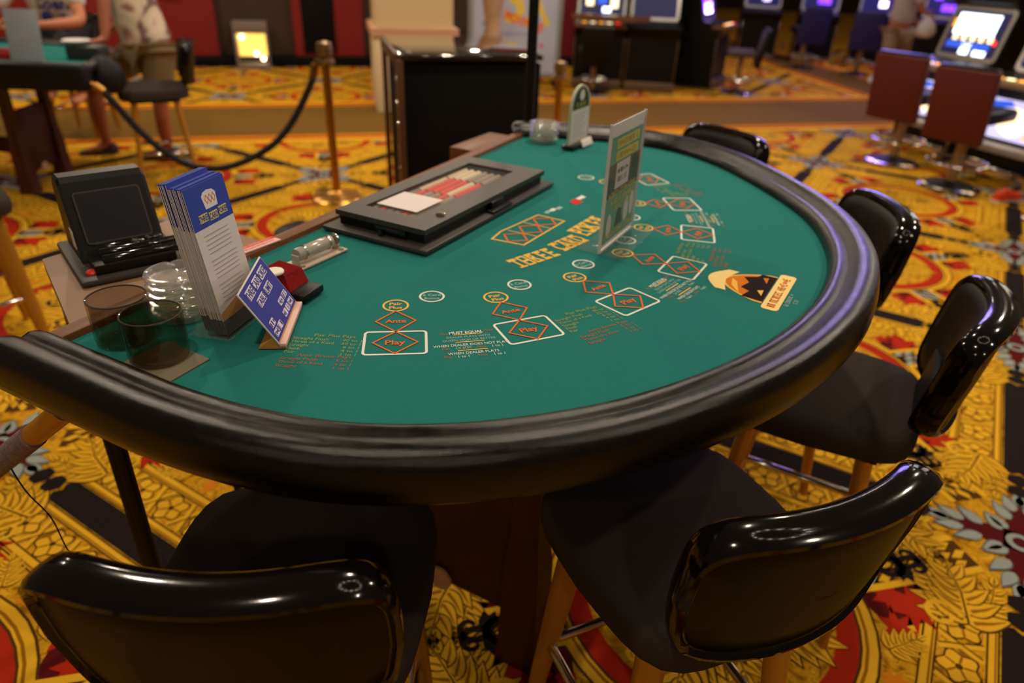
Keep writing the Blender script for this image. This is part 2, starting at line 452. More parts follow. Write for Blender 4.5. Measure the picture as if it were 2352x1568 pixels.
for k in range(3):
    f = (k + .5) / 3
    c = (A_.lerp(E_, f) + B_.lerp(D_, f)) / 2; ax = (D_ - B_).normalized(); ay = Vector((-ax.y, ax.x)); w = (D_ - B_).length / 6.2; h = (A_ - B_).length / 2.5
    felt.stroke([c + ax * w, c + ay * h, c - ax * w, c - ay * h], .004, Z2, 3, None, True)
    if k: 
        g = A_.lerp(E_, k / 3); q = B_.lerp(D_, k / 3); felt.stroke([g, q], .003, Z1, 2)
# little marks by the chip tray
for px, py, mi in ((1270, 482, 1), (1258, 487, 7), (1284, 478, 7)):
    felt.poly(rrect(.022, .012, .003), Z1, mi, TMp(px, py, 62))
for px, py, mi in ((1333, 455, 1), (1318, 462, 8), (1326, 466, 8)):
    felt.poly([(-.016, -.004), (.016, -.009), (.022, .006), (-.01, .008)], Z1, mi, TMp(px, py, 62))
# gate-shaped emblem by the rail: cream arch, orange sky, dark ground, lettered bar
lb = Vector(loc(1790, 671)); M = TM(lb.x, lb.y, 60.5)
felt.poly(rrect(.175, .030, .008), Z1, 9, M)
felt.glyphs((0, 0), .15, .014, Z2, 10, M, 4)
arch = [(-.068, .017)] + [(-.068 + .136 * k / 16 , .03 + .075 * math.sin(PI * k / 16) ** .8) for k in range(17)] + [(.068, .017)]
felt.poly(arch, Z1, 11, M)
felt.poly([(x * .92, .016 + (y - .016) * .93) for x, y in arch], Z2, 10, M)
felt.poly([(-.062, .017), (-.058, .055), (-.03, .048), (-.02, .066), (.01, .058), (.03, .072), (.045, .05), (.061, .045), (.062, .017)], Z3, 6, M)
felt.poly([(-.05, .062), (-.02, .084), (.012, .09), (.0, .078), (-.02, .072)], Z3, 11, M)
felt.poly([(.02, .028), (.045, .04), (.05, .03)], Z3 + .0003, 10, M); felt.poly([(-.04, .024), (-.02, .036), (-.012, .026)], Z3 + .0003, 11, M)
felt.poly([(-.05 + .1 * k / 10, .106 + .026 * math.sin(PI * k / 10)) for k in range(11)] + [(.05 - .1 * k / 10, .098 - .012 + .012 * math.sin(PI * k / 10)) for k in range(11)], Z1 + .0001, 9, M)
M3 = TMp(1812, 690, 60.5); felt.glyphs((0, 0), .06, .008, Z1, 7, M3, 8); felt.glyphs((0, -.012), .02, .008, Z1, 7, M3, 9)
tag(felt.build('felt_top', FM, T), 'green felt printed with betting spots, pay tables and a title')

# ---- wooden edge on the dealer's side
dx = Vector((E1[0] - E0[0], -(E1[1] - E0[1]))); dl = dx.length
ME = Matrix.Translation(((E0[0] + E1[0]) / 2, -(E0[1] + E1[1]) / 2, 0)) @ Matrix.Rotation(math.atan2(dx.y, dx.x), 4, 'Z')
wd = MB(); wd.box((0, .016, ZF - .028), (dl + .02, .032, .080), .004, 0, ME)
tag(wd.build('wooden_edge', M_WOOD, T), 'brown wooden strip along the dealer side')
up = MB(); up.prism([(p.x, p.y) for p in offset_curve(inner, -.012)], ZF - .085, ZF - .021)
up.build('under_board', M_DKWOOD, T)
# ---- pedestal frames under the top
def column_mb(s, t, w0=.062, w1=.092):
    mb = MB(); vs, fs = [], []
    lv = [(.86, w0 * 1.15), (.80, w0), (.50, w0), (.40, w0 * 1.08), (.30, w1 * .95), (.12, w1), (.03, w1 * 1.1), (0.0, w1 * 1.1)]
    for z, w in lv:
        for a, b in ((-1, -1), (1, -1), (1, 1), (-1, 1)): vs.append((s + a * w * .42, -t + b * w / 2, z))
    for i in range(len(lv) - 1):
        for j in range(4): fs.append((i * 4 + j, (i + 1) * 4 + j, (i + 1) * 4 + (j + 1) % 4, i * 4 + (j + 1) % 4))
    fs += [(0, 1, 2, 3), tuple(reversed([(len(lv) - 1) * 4 + j for j in range(4)]))]
    return mb.add(vs, fs, 0)
for s in (-.27, .42):
    column_mb(s, -.165).build('column', M_BASEWOOD, T); column_mb(s, -.58).build('column', M_BASEWOOD, T)
    pn = MB(); pn.box((s, .36, .375), (.022, .40, .47), .003); pn.build('end_panel', M_BASEWOOD, T)
sb = MB(); sb.box((.075, .34, .30), (.68, .03, .12), .004); sb.build('stretcher', M_BASEWOOD, T)
_M = Matrix.Translation((O0.x, O0.y, 0)) @ Matrix.Rotation(AL, 4, 'Z') @ frame((-.282, 0, 0), (0, 1, 0), (0, 0, 1))
_o = Vector((0, 0, CAMH)); _d = (1012 - 1176) * RT - (1322 - 784) * UP + FPX * FW; _n = _M.to_3x3().col[2]
_q = _M.inverted() @ (_o + _d * ((_M.translation - _o).dot(_n) / _d.dot(_n))); RPY, RPZ = _q.x, _q.y
rp = MB(); rp.lathe([(0, 0), (.03, 0), (.034, .003), (.034, .009), (0, .011)], 28, M=Matrix.Translation((-.282, RPY, RPZ)) @ Matrix.Rotation(-PI / 2, 4, 'Y'))
tag(rp.build('round_plate', mat('beige_plate', rgb(205, 165, 120), .5), T), 'round beige plate on the end panel')

# ================================================================== chip tray with its locked cover
M_CHIPR = mat('chip_red', rgb(235, 85, 70), .5); M_CHIPB = mat('chip_cream', rgb(240, 220, 190), .5); M_CHIPG = mat('chip_grey', rgb(170, 155, 135), .5)
q = LW(.050, -.575)
CT = thing('chip_tray', 'black chip tray with locked clear-windowed cover set in the felt', 'chip tray', (q.x, q.y, ZF + .0018), AL)
# local: x along dealer's edge (.60 long), y towards the dealer
Lx, Ly = .575, .265
fl = MB(); fl.box((0, 0, .006), (Lx, Ly, .011), .004); fl.build('base_flange', M_BLKPLA2, CT)
wl = MB(); lx, ly, h = .515, .215, .042
def frame_ring(mb, ox, oy, ix, iy, z0, z1, mi=0, cy=0.0):
    O_ = [(-ox, -oy), (ox, -oy), (ox, oy), (-ox, oy)]; I_ = [(-ix, -iy), (ix, -iy), (ix, iy), (-ix, iy)]
    vs = [(x, y, z0) for x, y in O_] + [(x, y + cy, z0) for x, y in I_] + [(x, y, z1) for x, y in O_] + [(x, y + cy, z1) for x, y in I_]
    fs = []
    for i in range(4):
        j = (i + 1) % 4
        fs += [(i, j, 8 + j, 8 + i), (4 + j, 4 + i, 12 + i, 12 + j), (8 + i, 8 + j, 12 + j, 12 + i), (j, i, 4 + i, 4 + j)]
    return mb.add(vs, fs, mi)
frame_ring(wl, lx / 2, ly / 2, lx / 2 - .012, ly / 2 - .012, .011, .034)
cover = wl.build('cover_wall', M_BLKPLA, CT)
cp = MB(); frame_ring(cp, lx / 2 + .006, ly / 2 + .006, lx / 2 - .048, ly / 2 - .042, .032, .043, cy=.012)
tag(cp.build('cover_frame', M_BLKPLA2, CT), 'raised black frame round the window')
gl = MB(); gl.box((0, .012, .036), (lx - .090, ly - .078, .003)); gl.build('window', M_ACRYL, CT)
lk = MB(); lk.lathe([(0, 0), (.010, 0), (.010, .004), (.006, .0055), (0, .0055)], 20, (-.17, -.088, .043)); lk.lathe([(0, .005), (.003, .005), (.003, .0065), (0, .0065)], 10, (-.17, -.088, .043))
tag(lk.build('lock', M_CHROME, CT), 'small round silver lock')
hp = MB(); hp.box((-lx / 2 - .004, -.03, .026), (.012, .075, .012), .002); hp.lathe([(0, 0), (.006, 0), (.006, .01), (0, .012)], 12, (-lx / 2 - .012, -.008, .012)); hp.build('hasp', M_GLOSSBLK, CT)
cl_ = MB(); cl_.box((.02, -ly / 2 - .004, .024), (.055, .014, .016), .003); cl_.box((.02, -ly / 2 - .014, .014), (.09, .02, .006), .002); cl_.build('catch', M_BLKPLA, CT)
bd = MB(); bd.box((0, .012, .013), (lx - .03, ly - .03, .004)); bd.build('rack_bed', M_BLKPLA2, CT)
cpn = MB(); cpn.box((-.125, .022, .0405), (.10, .105, .0012)); nt_ = cpn.build('chip_tray_note', M_WHITE); nt_.location = (q.x, q.y, ZF); nt_.rotation_euler = (0, 0, AL)
tag(nt_, 'white paper note lying on the window of the chip tray cover', 'note')
# rows of chips inside the rack: each tube of chips is a part
for k in range(8):
    y = -.06 + k * .0195
    for x0, x1, mm in ((-.19, -.02, M_CHIPG if k % 3 else M_CHIPR), (-.015, .10, M_CHIPR if k % 4 < 3 else M_CHIPB), (.105, .195, M_CHIPB if k > 4 else M_CHIPG)):
        cb = MB(); n_ = int((x1 - x0) / .0034)
        pr = []
        for i in range(n_): pr += [(.0088, i * .0034), (.0088, i * .0034 + .0024), (.0078, i * .0034 + .0028), (.0078, i * .0034 + .0034)]
        cb.lathe([(0, 0)] + pr + [(0, n_ * .0034)], 12, M=Matrix.Translation((x0, y, .0240)) @ Matrix.Rotation(PI / 2, 4, 'Y'))
        cb.build('chip_row', mm, CT)
# ================================================================== things on the table
def put(s, t, z=ZF): w = LW(s, t); return (w.x, w.y, z)
# wooden ledge hung on the dealer's edge (part of the table)
lg = MB(); lg.box((.62, .83, ZF - .02), (.24, .085, .055), .005); lg.build('wooden_ledge', M_WOOD, T)
# ---- grey mat and tumblers
gm = MB(); gm.prism([(-.045, -.062), (.030, -.058), (.034, .034), (-.040, .036)], 0, .002)
o = gm.build('coaster_mat', M_GREYMAT); o.location = put(-.752, -.540, ZF + .0002); o.rotation_euler = (0, 0, AL)
tag(o, 'flat grey mat under the front smoked glass', 'mat')
def tumbler():
    t = thing('tumbler', '', 'glass', group='smoked glass tumblers')
    g = MB(); R, Hh = .041, .070
    g.lathe([(0, 0), (R - .004, 0), (R - .001, .003), (R, .012), (R, Hh - .001), (R - .0012, Hh), (R - .0026, Hh - .001), (R - .003, .014), (R - .007, .009), (0, .008)], 48)
    g.build('bowl', M_SMOKE, t)
    g = MB(); g.tube([((R - .0013) * math.cos(2 * PI * i / 40), (R - .0013) * math.sin(2 * PI * i / 40), Hh) for i in range(40)], .0014, 6, closed=True); g.build('rim', mat('rim_glass', rgb(96, 88, 76), .08, spec=1.0, trans=.4), t)
    return t
g1 = tumbler(); g1.location = put(-.754, -.545, ZF + .0024); g1['label'] = 'smoked glass tumbler in front, on the grey mat'
g2 = dup(g1, put(-.745, -.632, ZF + .0006), .3, 'smoked glass tumbler behind the other, next to the side shelf')
# ---- glass ashtrays
def ashtray():
    g = MB(); n = 48
    def wob(a, j): return 1.0
    prof = [(0, 0), (.036, 0), (.040, .002), (.0455, .013), (.0465, .0165), (.045, .0185), (.040, .0185), (.037, .0155), (.033, .007), (.030, .0055), (0, .005)]
    vs, fs = [], []
    for j, (r, z) in enumerate(prof):
        for i in range(n):
            a = 2 * PI * i / n
            notch = .004 * max(0, math.cos(4 * a)) ** 12 if z > .012 else 0
            rib = 1 + (.012 * math.cos(24 * a) if j in (2, 3) else 0)
            vs.append((r * rib * math.cos(a), r * rib * math.sin(a), z - notch))
    for j in range(len(prof) - 1):
        for i in range(n):
            i2 = (i + 1) % n; fs.append((j * n + i, j * n + i2, (j + 1) * n + i2, (j + 1) * n + i))
    g.add(vs, fs, 0, True)
    return g.build('ashtray', M_GLASS)
a0 = ashtray(); a0.location = (-.528, .985, ZF + .0003)
tag(a0, 'clear glass ashtray at the bottom of the stack beside the leaflet holder', 'ashtray', 'glass ashtrays stacked beside the leaflet holder')
names = ['second from the bottom', 'in the middle', 'second from the top', 'topmost']
for k in range(4):
    b = dup(a0, (-.528 + .001 * k, .985 - .001 * k, ZF + .0003 + .0150 * (k + 1)), .2 * k, f'clear glass ashtray {names[k]} of the stack beside the leaflet holder')
fa = P(1266, 318, ZF) - SV * .058
for k, nm in enumerate(('at the bottom', 'second from the bottom', 'second from the top', 'topmost')):
    dup(a0, (fa.x, fa.y, ZF + .0003 + .0150 * k), .3 * k, f'clear glass ashtray {nm} of the far stack behind the green sign', 'glass ashtrays stacked at the far corner')
# ---- leaflet holder and leaflets
HD = 78; hx = math.radians(HD)
HP = Vector((-.418, .957))
LH = thing('leaflet_holder', 'clear acrylic holder full of tall blue and white leaflets', 'holder', (HP.x, HP.y, ZF + .0018), hx)
lean = Matrix.Rotation(math.radians(-8), 4, 'X')
b = MB(); b.box((-.004, .028, .0015), (.104, .070, .003), .001); b.build('base', M_ACRYL, LH)
b = MB(); b.box((0, -.004, .050), (.104, .0022, .085), .0005, M=lean); b.build('front_wall', M_ACRYL, LH)
b = MB(); b.box((0, .0425, .068), (.104, .0022, .12), .0005, M=lean); b.build('back_wall', M_ACRYL, LH)
for sx in (-1, 1):
    b = MB(); b.box((sx * .051, .022, .052), (.0022, .050, .085), .0005, M=lean); b.build('side_wall', M_ACRYL, LH)
def leaflet_mesh():
    mb = MB(); W, Hh, th = .094, .222, .0011
    mb.box((0, th / 2, Hh / 2), (W, th, Hh), 0, 0)
    F = Matrix(((1, 0, 0, 0), (0, 0, -1, -.0002), (0, 1, 0, 0), (0, 0, 0, 1)))          # x, y on the sheet -> x, z in front
    B = Matrix(((1, 0, 0, 0), (0, 0, 1, th + .0001), (0, 1, 0, 0), (0, 0, 0, 1)))
    mb.poly([(-W / 2, Hh - .06), (W / 2, Hh - .06), (W / 2, Hh), (-W / 2, Hh)], 0, 1, F); mb.box((0, th / 2, Hh), (W + .0002, th + .0002, .0012), 0, 1)
    mb.box((0, th / 2, .012), (W + .0002, th + .0002, .024), 0, 5)
    # emblem and title
    mb.poly([(-.010, .185), (.018, .185), (.020, .204), (.014, .209), (.002, .211), (-.008, .209), (-.013, .204)], .0001, 2, F)
    for k in range(3): mb.stroke([(-.003 + .008 * k, .192), (.001 + .008 * k, .198), (-.003 + .008 * k, .204), (-.007 + .008 * k, .198)], .001, .0003, 3, F, True)
    for k, (wd_, x) in enumerate((('THREE', -.020), ('CARD', .003), ('POKER', .026))):
        y = .1745 + (.002 if k == 1 else .004) - .003
        mb.poly([(x - .010, y - .006), (x + .010, y - .006), (x + .010, y + .006), (x - .010, y + .006)], .0001, 4, F)
        mb.text(wd_, .0085, (x, y), .0003, 1, F, sx=.62, bold=.02)
    random.seed(3)
    for k in range(15):
        y = .150 - k * .0065 - (k // 5) * .005
        mb.poly([(-.032 + .002 * (k % 5 > 0), y), (.020 + random.random() * .016, y), (.020 + random.random() * .012, y + .0014), (-.032, y + .0014)], .0001, 6, F)
    mb.poly([(-.047, .024), (.047, .024), (.047, .058), (.02, .052), (-.047, .036)], .0001, 7, F)
    return mb
LM = [M_WHITE, M_BLUE, mat('emblem_cream', rgb(238, 230, 225), .8), M_POR, mat('title_yellow', rgb(226, 205, 90), .8), mat('leaf_foot', rgb(78, 72, 78), .8), M_PAPER2, M_TAN]
lm = leaflet_mesh().build('leaflet', LM)
Mh = Matrix.Translation((HP.x, HP.y, ZF + .0055)) @ Matrix.Rotation(hx, 4, 'Z')
def leaf_place(o, y, x=0.0, z=0.0):
    o.matrix_world = Mh @ lean @ Matrix.Translation((x, y, z + .001))
leaf_place(lm, .0005)
tag(lm, 'front leaflet with blue header and title in the clear holder', 'leaflet', 'tall blue and white leaflets in the clear holder')
random.seed(11)
for k in range(1, 16):
    c = lm.copy(); C.objects.link(c)
    c['label'] = 'blue and white leaflet packed behind the front one in the clear holder'
    leaf_place(c, .0008 + .0023 * k, random.uniform(-.0015, .0015), .002 if k < 5 else (.004 if k < 10 else .010))
# ---- blue easel sign
TD = math.radians(96.5)
TS = thing('table_sign', 'small blue easel sign with white lettering about the table limit', 'sign', (-.3505, .9585, ZF + .0018), TD)
lean2 = Matrix.Translation((0, 0, .008)) @ Matrix.Rotation(math.radians(-31), 4, 'X')
b = MB(); b.box((0, .0012, .047), (.142, .0025, .095), .0006, 0, lean2)
F = lean2 @ Matrix(((1, 0, 0, 0), (0, 0, -1, -.0002), (0, 1, 0, 0), (0, 0, 0, 1)))
b.poly([(-.0695, .0015), (.0695, .0015), (.0695, .0925), (-.0695, .0925)], .0001, 1, F)
def slab(txt, x, y, w, h):
    b.poly(rrect(w, h, .002), .0004, 2, F @ Matrix.Translation((x, y, 0)))
    if txt is None: b.glyphs((x, y), w * .92, h * .74, .0008, 1, F, int(x * 9999)); return
    b.text(txt, h * .78, (x, y), .0008, 1, F, sx=.88 * w / (h * .78 * .62 * max(1, len(txt))) , bold=.01)
for wd_, x, w in (('THREE', -.037, .034), ('CARD', .001, .030), ('POKER', .038, .034)): slab(wd_, x, .079, w, .0155)
for wd_, x, w in (('TABLE', -.022, .036), ('LIMIT', .021, .032)): slab(wd_, x, .058, w, .0135)
slab(None, -.045, .026, .021, .0105); slab(None, .026, .028, .022, .010); slab(None, .051, .028, .022, .010)
for wd_, x, w in ((None, -.052, .020), (None, -.029, .020), (None, .012, .018), (None, .031, .014), (None, .052, .022)): slab(wd_, x, .0125, w, .0105)
b.build('panel', [M_WHITE, M_NAVY, mat('sign_white', rgb(222, 212, 225), .7)], TS)
b = MB(); b.box((0, -.004, .006), (.142, .010, .006), .001); b.build('lip', M_PINK, TS)
b = MB(); b.add([(-.070, -.008, 0), (.070, -.008, 0), (.070, .032, 0), (-.070, .032, 0), (-.070, .010, .018), (.070, .010, .018), (-.070, -.008, .0028), (.070, -.008, .0028)],
      [(3, 2, 1, 0), (0, 1, 7, 6), (6, 7, 5, 4), (4, 5, 2, 3), (1, 2, 5, 7), (0, 6, 4, 3)], 0); b.build('base', M_TAN, TS)
if 0: b = MB(); b.add([(-.04, .030, 0), (.04, .030, 0), (.04, .034, 0), (-.04, .034, 0), (-.03, .045, .078), (.03, .045, .078), (.03, .047, .078), (-.03, .047, .078)],
      [(3, 2, 1, 0), (0, 1, 5, 4), (4, 5, 6, 7), (7, 6, 2, 3), (1, 2, 6, 5), (0, 4, 7, 3)], 0)
# ---- red discard box with black base, white button on it
RB = thing('discard_box', 'red translucent discard box on a black base behind the blue sign', 'box', (-.388, 1.076, ZF + .0018), AL + .15)
RB.scale = (.82, .82, .85)
b = MB(); b.box((.002, -.012, .010), (.072, .106, .019), .006); b.build('base', M_BLKPLA, RB)
b = MB()
b.add([(-.030, -.030, .020), (.034, -.030, .020), (.034, .034, .020), (-.030, .034, .020), (-.030, -.020, .053), (.028, -.020, .050), (.028, .034, .056), (-.030, .034, .058)],
      [(3, 2, 1, 0), (4, 5, 6, 7), (0, 1, 5, 4), (1, 2, 6, 5), (2, 3, 7, 6), (3, 0, 4, 7)], 0); b.build('red_body', M_REDACR, RB)
wb = P(631, 624, 1.014)
b = MB(); b.lathe([(0, 0), (.0135, 0), (.015, .0015), (.015, .004), (.0135, .0055), (0, .0058)], 32)
o = b.build('dealer_button', M_IVORY); o.location = RB.matrix_world @ Vector((0, 0, 0)); 
o.location = (wb.x, wb.y, 1.0115); tag(o, 'white round button on top of the red discard box', 'button')
# ---- clear roller on a plate
RL = thing('card_roller', 'clear plastic roller on a beige plate in front of the chip tray', 'roller', put(-.360, -.613, ZF + .0018), AL - .02)
b = MB(); b.box((0, 0, .002), (.130, .046, .004), .001); b.build('plate', mat('beige_plate2', rgb(196, 178, 158), .35, var=.1), RL)
M_TUBE = mat('frosted_tube', rgb(205, 195, 180), .15, spec=.7, trans=.35)
b = MB(); b.lathe([(0, 0), (.0115, 0), (.0125, .002), (.0125, .088), (.0115, .09), (0, .09)], 24, M=Matrix.Translation((-.048, 0, .022)) @ Matrix.Rotation(PI / 2, 4, 'Y')); b.build('tube', M_TUBE, RL)
for x in (-.032, .030, .050):
    b = MB(); b.lathe([(.0125, 0), (.0142, 0), (.0142, .003), (.0125, .003)], 24, M=Matrix.Translation((x, 0, .022)) @ Matrix.Rotation(PI / 2, 4, 'Y')); b.build('ring', M_CHROME, RL)
for x in (-.050, .054):
    b = MB(); b.box((x, 0, .013), (.006, .018, .020), .002); b.lathe([(0, 0), (.005, 0), (.005, .004), (0, .005)], 12, (x, -.016, .004)); b.build('end_stand', M_TUBE, RL)
# ---- red and white label on the wooden edge
b = MB(); b.box((0, 0, .0015), (.088, .028, .003), .0008, 0); b.poly([(-.043, .001), (.043, .001), (.043, .013), (-.043, .013)], .0032, 1); b.glyphs((0, .0068), .07, .007, .0035, 0, None, 3); b.glyphs((0, -.006), .074, .0055, .0032, 1, None, 6)
o = b.build('edge_label', [mat('label_pink', rgb(240, 190, 180), .6), M_RED]); w = LW(-.392, -.728)
o.location = (w.x, w.y, ZF + .0125); o.rotation_euler = (0, 0, AL - .043); tag(o, 'red and white label lying on the wooden edge', 'label')
# ---- tall acrylic sign in the middle
AS = thing('acrylic_sign', 'tall green and yellow sign in a clear upright acrylic stand', 'sign', put(.054, -.162, ZF + .0018), AL)
AS.scale = (.88, .95, .90)
b = MB(); b.box((0, 0, .0025), (.206, .104, .005), .001); b.build('base', M_ACRYL, AS)
for yy in (-.0048, .0048):
    b = MB(); b.box((0, yy, .145), (.216, .0032, .280), .0006); b.build('pane', M_ACRYL, AS)
b = MB()
for sx in (-1, 1): b.box((sx * .1065, 0, .145), (.003, .0058, .280))
b.box((0, 0, .0065), (.214, .0058, .003)); b.build('edge_strip', mat('bright_edge', rgb(222, 214, 206), .35), AS)
b = MB(); b.box((0, 0, .148), (.208, .0020, .270), 0, 0)
F = Matrix(((1, 0, 0, 0), (0, 0, -1, -.0013), (0, 1, 0, 0), (0, 0, 0, 1)))
M_SGRN = mat('sign_green', rgb(100, 162, 134), .7); M_SYEL = mat('sign_yellow', rgb(214, 198, 70), .7); M_SDK = mat('sign_dark', rgb(52, 74, 56), .7); M_SBR = mat('sign_brown', rgb(112, 84, 44), .7); M_SPALE = mat('sign_pale', rgb(226, 222, 222), .7)
b.poly([(-.097, .02), (.097, .02), (.097, .256), (-.097, .256)], 0, 1, F)
b.poly([(-.097, .125), (.097, .125), (.097, .197), (-.097, .197)], .0003, 4, F)
b.poly([(-.097, .125), (-.02, .125), (-.06, .16), (-.097, .175)], .0004, 3, F); b.poly([(.03, .14), (.097, .13), (.097, .18), (.05, .197)], .0004, 3, F)

for yy, ss in ((.238, 21), (.211, 22)):
    b.poly(rrect(.140, .021, .003), .0004, 2, F @ Matrix.Translation((.006, yy, 0))); b.glyphs((.006, yy), .125, .013, .0006, 6, F, ss)

b.poly([(-.055, .138), (.03, .138), (.03, .196), (-.055, .196)], .0006, 5, F)
b.glyphs((-.012, .177), .07, .011, .0009, 3, F, 12); b.glyphs((-.012, .158), .06, .011, .0009, 3, F, 13)
b.glyphs((0, .128), .18, .013, .0009, 2, F, 14); b.glyphs((.005, .110), .15, .013, .0009, 2, F, 15); b.glyphs((.01, .092), .11, .013, .0009, 2, F, 16)
for x, y, w_, h_ in ((-.068, .058, .030, .055), (.038, .072, .032, .060), (.074, .078, .030, .060)):
    b.poly([(x + w_ / 2 * math.cos(2 * PI * k / 20), y + h_ / 2 * math.sin(2 * PI * k / 20)) for k in range(20)], .0006, 5, F)
b.poly([(-.03, .045), (.02, .045), (.005, .082), (-.015, .088)], .0006, 3, F)
b.glyphs((0, .034), .17, .013, .0009, 2, F, 17)
b.build('insert', [M_SPALE, M_SGRN, M_SYEL, M_SDK, M_SBR, mat('sign_card', rgb(216, 206, 208), .7), mat('sign_olive', rgb(160, 152, 70), .7)], AS)
# ---- small arched sign at the far end
SG = thing('arched_sign', 'small white sign with green arched top on black base at the far corner', 'sign', (.176, 2.208, ZF + .0018), math.radians(61))
SG.scale = (.92, .92, .88)
b = MB(); out = [(-.072, .014), (.072, .014), (.072, .135)] + [(.072 * math.cos(PI * k / 16), .135 + .075 * math.sin(PI * k / 16)) for k in range(1, 16)] + [(-.072, .135)]
F0 = Matrix(((1, 0, 0, 0), (0, 0, -1, 0), (0, 1, 0, 0), (0, 0, 0, 1)))
b.prism(out, -.004, .004, 0, F0)
F = Matrix(((1, 0, 0, 0), (0, 0, -1, -.0042), (0, 1, 0, 0), (0, 0, 0, 1)))
b.poly([(-.062, .132), (.062, .132)] + [(.062 * math.cos(PI * k / 16), .138 + .064 * math.sin(PI * k / 16)) for k in range(0, 17)], 0, 1, F)
b.disc((.004, .176), .018, .0003, 2, F); b.glyphs((0, .146), .09, .015, .0003, 3, F, 31)
b.poly([(-.068, .020), (.068, .020), (.068, .130), (-.068, .130)], .0001, 4, F)
for k in range(7): b.poly([(-.05, .112 - k * .012), (.045 - .01 * (k % 3), .112 - k * .012), (.045 - .01 * (k % 3), .1145 - k * .012), (-.05, .1145 - k * .012)], .0004, 5, F)
b.build('plate', [mat('sign_rim', rgb(190, 190, 165), .5), mat('arch_green', rgb(28, 62, 30), .6), M_WHITE, M_SYEL, M_WHITE, M_PAPER2], SG)
b = MB(); b.box((0, 0, .008), (.150, .045, .016), .004); b.build('base', M_GLOSSBLK, SG)
o = MB(); o.box((0, 0, .012), (.072, .002, .024), .0005); ct = o.build('price_card', M_WHITE)
ct.matrix_world = Matrix.Translation((.176, 2.208, ZF + .002)) @ Matrix.Rotation(math.radians(61), 4, 'Z') @ Matrix.Translation((.018, -.030, .004)) @ Matrix.Rotation(math.radians(-25), 4, 'X')
tag(ct, 'small blank white card leaning on the base of the arched sign', 'card')
# ---- side shelf with the card shuffler
ZS = .945
sh = [(-.760, -.745), (-.618, -1.06), (-.30, -1.05), (-.33, -.768)]
shw = [LW(*p) for p in sh]; cS = sum(shw, Vector((0, 0))) / 4
SH = thing('side_shelf', 'brown laminate side shelf on black posts beside the dealer edge', 'shelf', (cS.x, cS.y, 0))
b = MB(); pl_ = [(p.x - cS.x, p.y - cS.y) for p in shw]
b.prism(list(reversed(pl_)), ZS - .028, ZS); b.build('shelf_top', M_SHELF, SH)
for k in (0, 1, 2, 3):
    x, y = pl_[k][0] * .90, pl_[k][1] * .90
    b = MB(); b.box((x, y, (ZS - .028) / 2 + .005), (.017, .017, ZS - .038), .002); b.build('post', M_BLKMET, SH)
    b = MB(); b.lathe([(0, 0), (.028, 0), (.028, .006), (.018, .011), (0, .011)], 16, (x, y, 0)); b.build('foot', mat('grey_foot', rgb(150, 150, 145), .5), SH)
SF = thing('card_shuffler', 'black card shuffler with dark screen and red button on the side shelf', 'card shuffler', (-.757, 1.238, ZS), math.radians(40))
SF.scale = (.86, .86, .86)
b = MB(); b.box((0, 0, .008), (.215, .275, .015), .008); b.build('base_plate', M_BLKPLA2, SF)
b = MB(); prof = [(-.040, .016), (.028, .172), (.040, .182), (.085, .180), (.112, .160), (.124, .016)]
n = len(prof); xs = [-.085, -.079, .079, .085]
vs, fs = [], []
for i, x in enumerate(xs):
    k = 0.96 if i in (0, 3) else 1.0
    for y, z in prof: vs.append((x, .045 + (y - .045) * k, .016 + (z - .016) * (k if z > .02 else 1)))
for i in range(3):
    for j in range(n): fs.append((i * n + j, i * n + (j + 1) % n, (i + 1) * n + (j + 1) % n, (i + 1) * n + j))
fs += [tuple(range(n)), tuple(reversed(range(3 * n, 4 * n)))]
b.add(vs, fs, 0, False); b.build('body', M_BLKPLA, SF)
Fc = frame((0, -.006 - .002, .096), (1, 0, 0), (0, .068, .156))
b = MB(); b.poly(rrect(.125, .105, .006), .0028, 0, Fc @ Matrix.Translation((0, .006, 0))); frame_b = b
b.stroke(rrect(.128, .108, .006), .003, .003, 1, Fc @ Matrix.Translation((0, .006, 0)), True); b.build('screen', [mat('dark_screen', rgb(20, 19, 26), .35), M_BLKPLA2], SF)
b = MB(); b.box((.005, -.085, .026), (.16, .070, .022), .004); b.build('tray', M_BLKPLA, SF)
for y, z, L in ((-.055, .050, .13), (-.078, .046, .16), (-.102, .040, .17)):
    b = MB(); b.lathe([(0, 0), (.009, 0), (.0105, .002), (.0105, L - .002), (.009, L), (0, L)], 16, M=Matrix.Translation((-.055, y, z)) @ Matrix.Rotation(PI / 2, 4, 'Y')); b.build('roller', M_GLOSSBLK, SF)
b = MB(); b.box((.02, -.066, .052), (.012, .014, .02), .002); b.lathe([(0, 0), (.0045, 0), (.0045, .004), (0, .006)], 12, (.045, -.066, .058)); b.build('latch', M_CHROME, SF)
b = MB(); b.lathe([(0, 0), (.013, 0), (.013, .004), (.010, .007), (0, .0085)], 20, (-.078, -.100, .0155)); tag(b.build('button', M_RED, SF), 'round red button')
b = MB(); b.box((-.0855, .005, .060), (.0012, .032, .040), 0); tag(b.build('sticker', M_WHITE, SF), 'white sticker on the side')
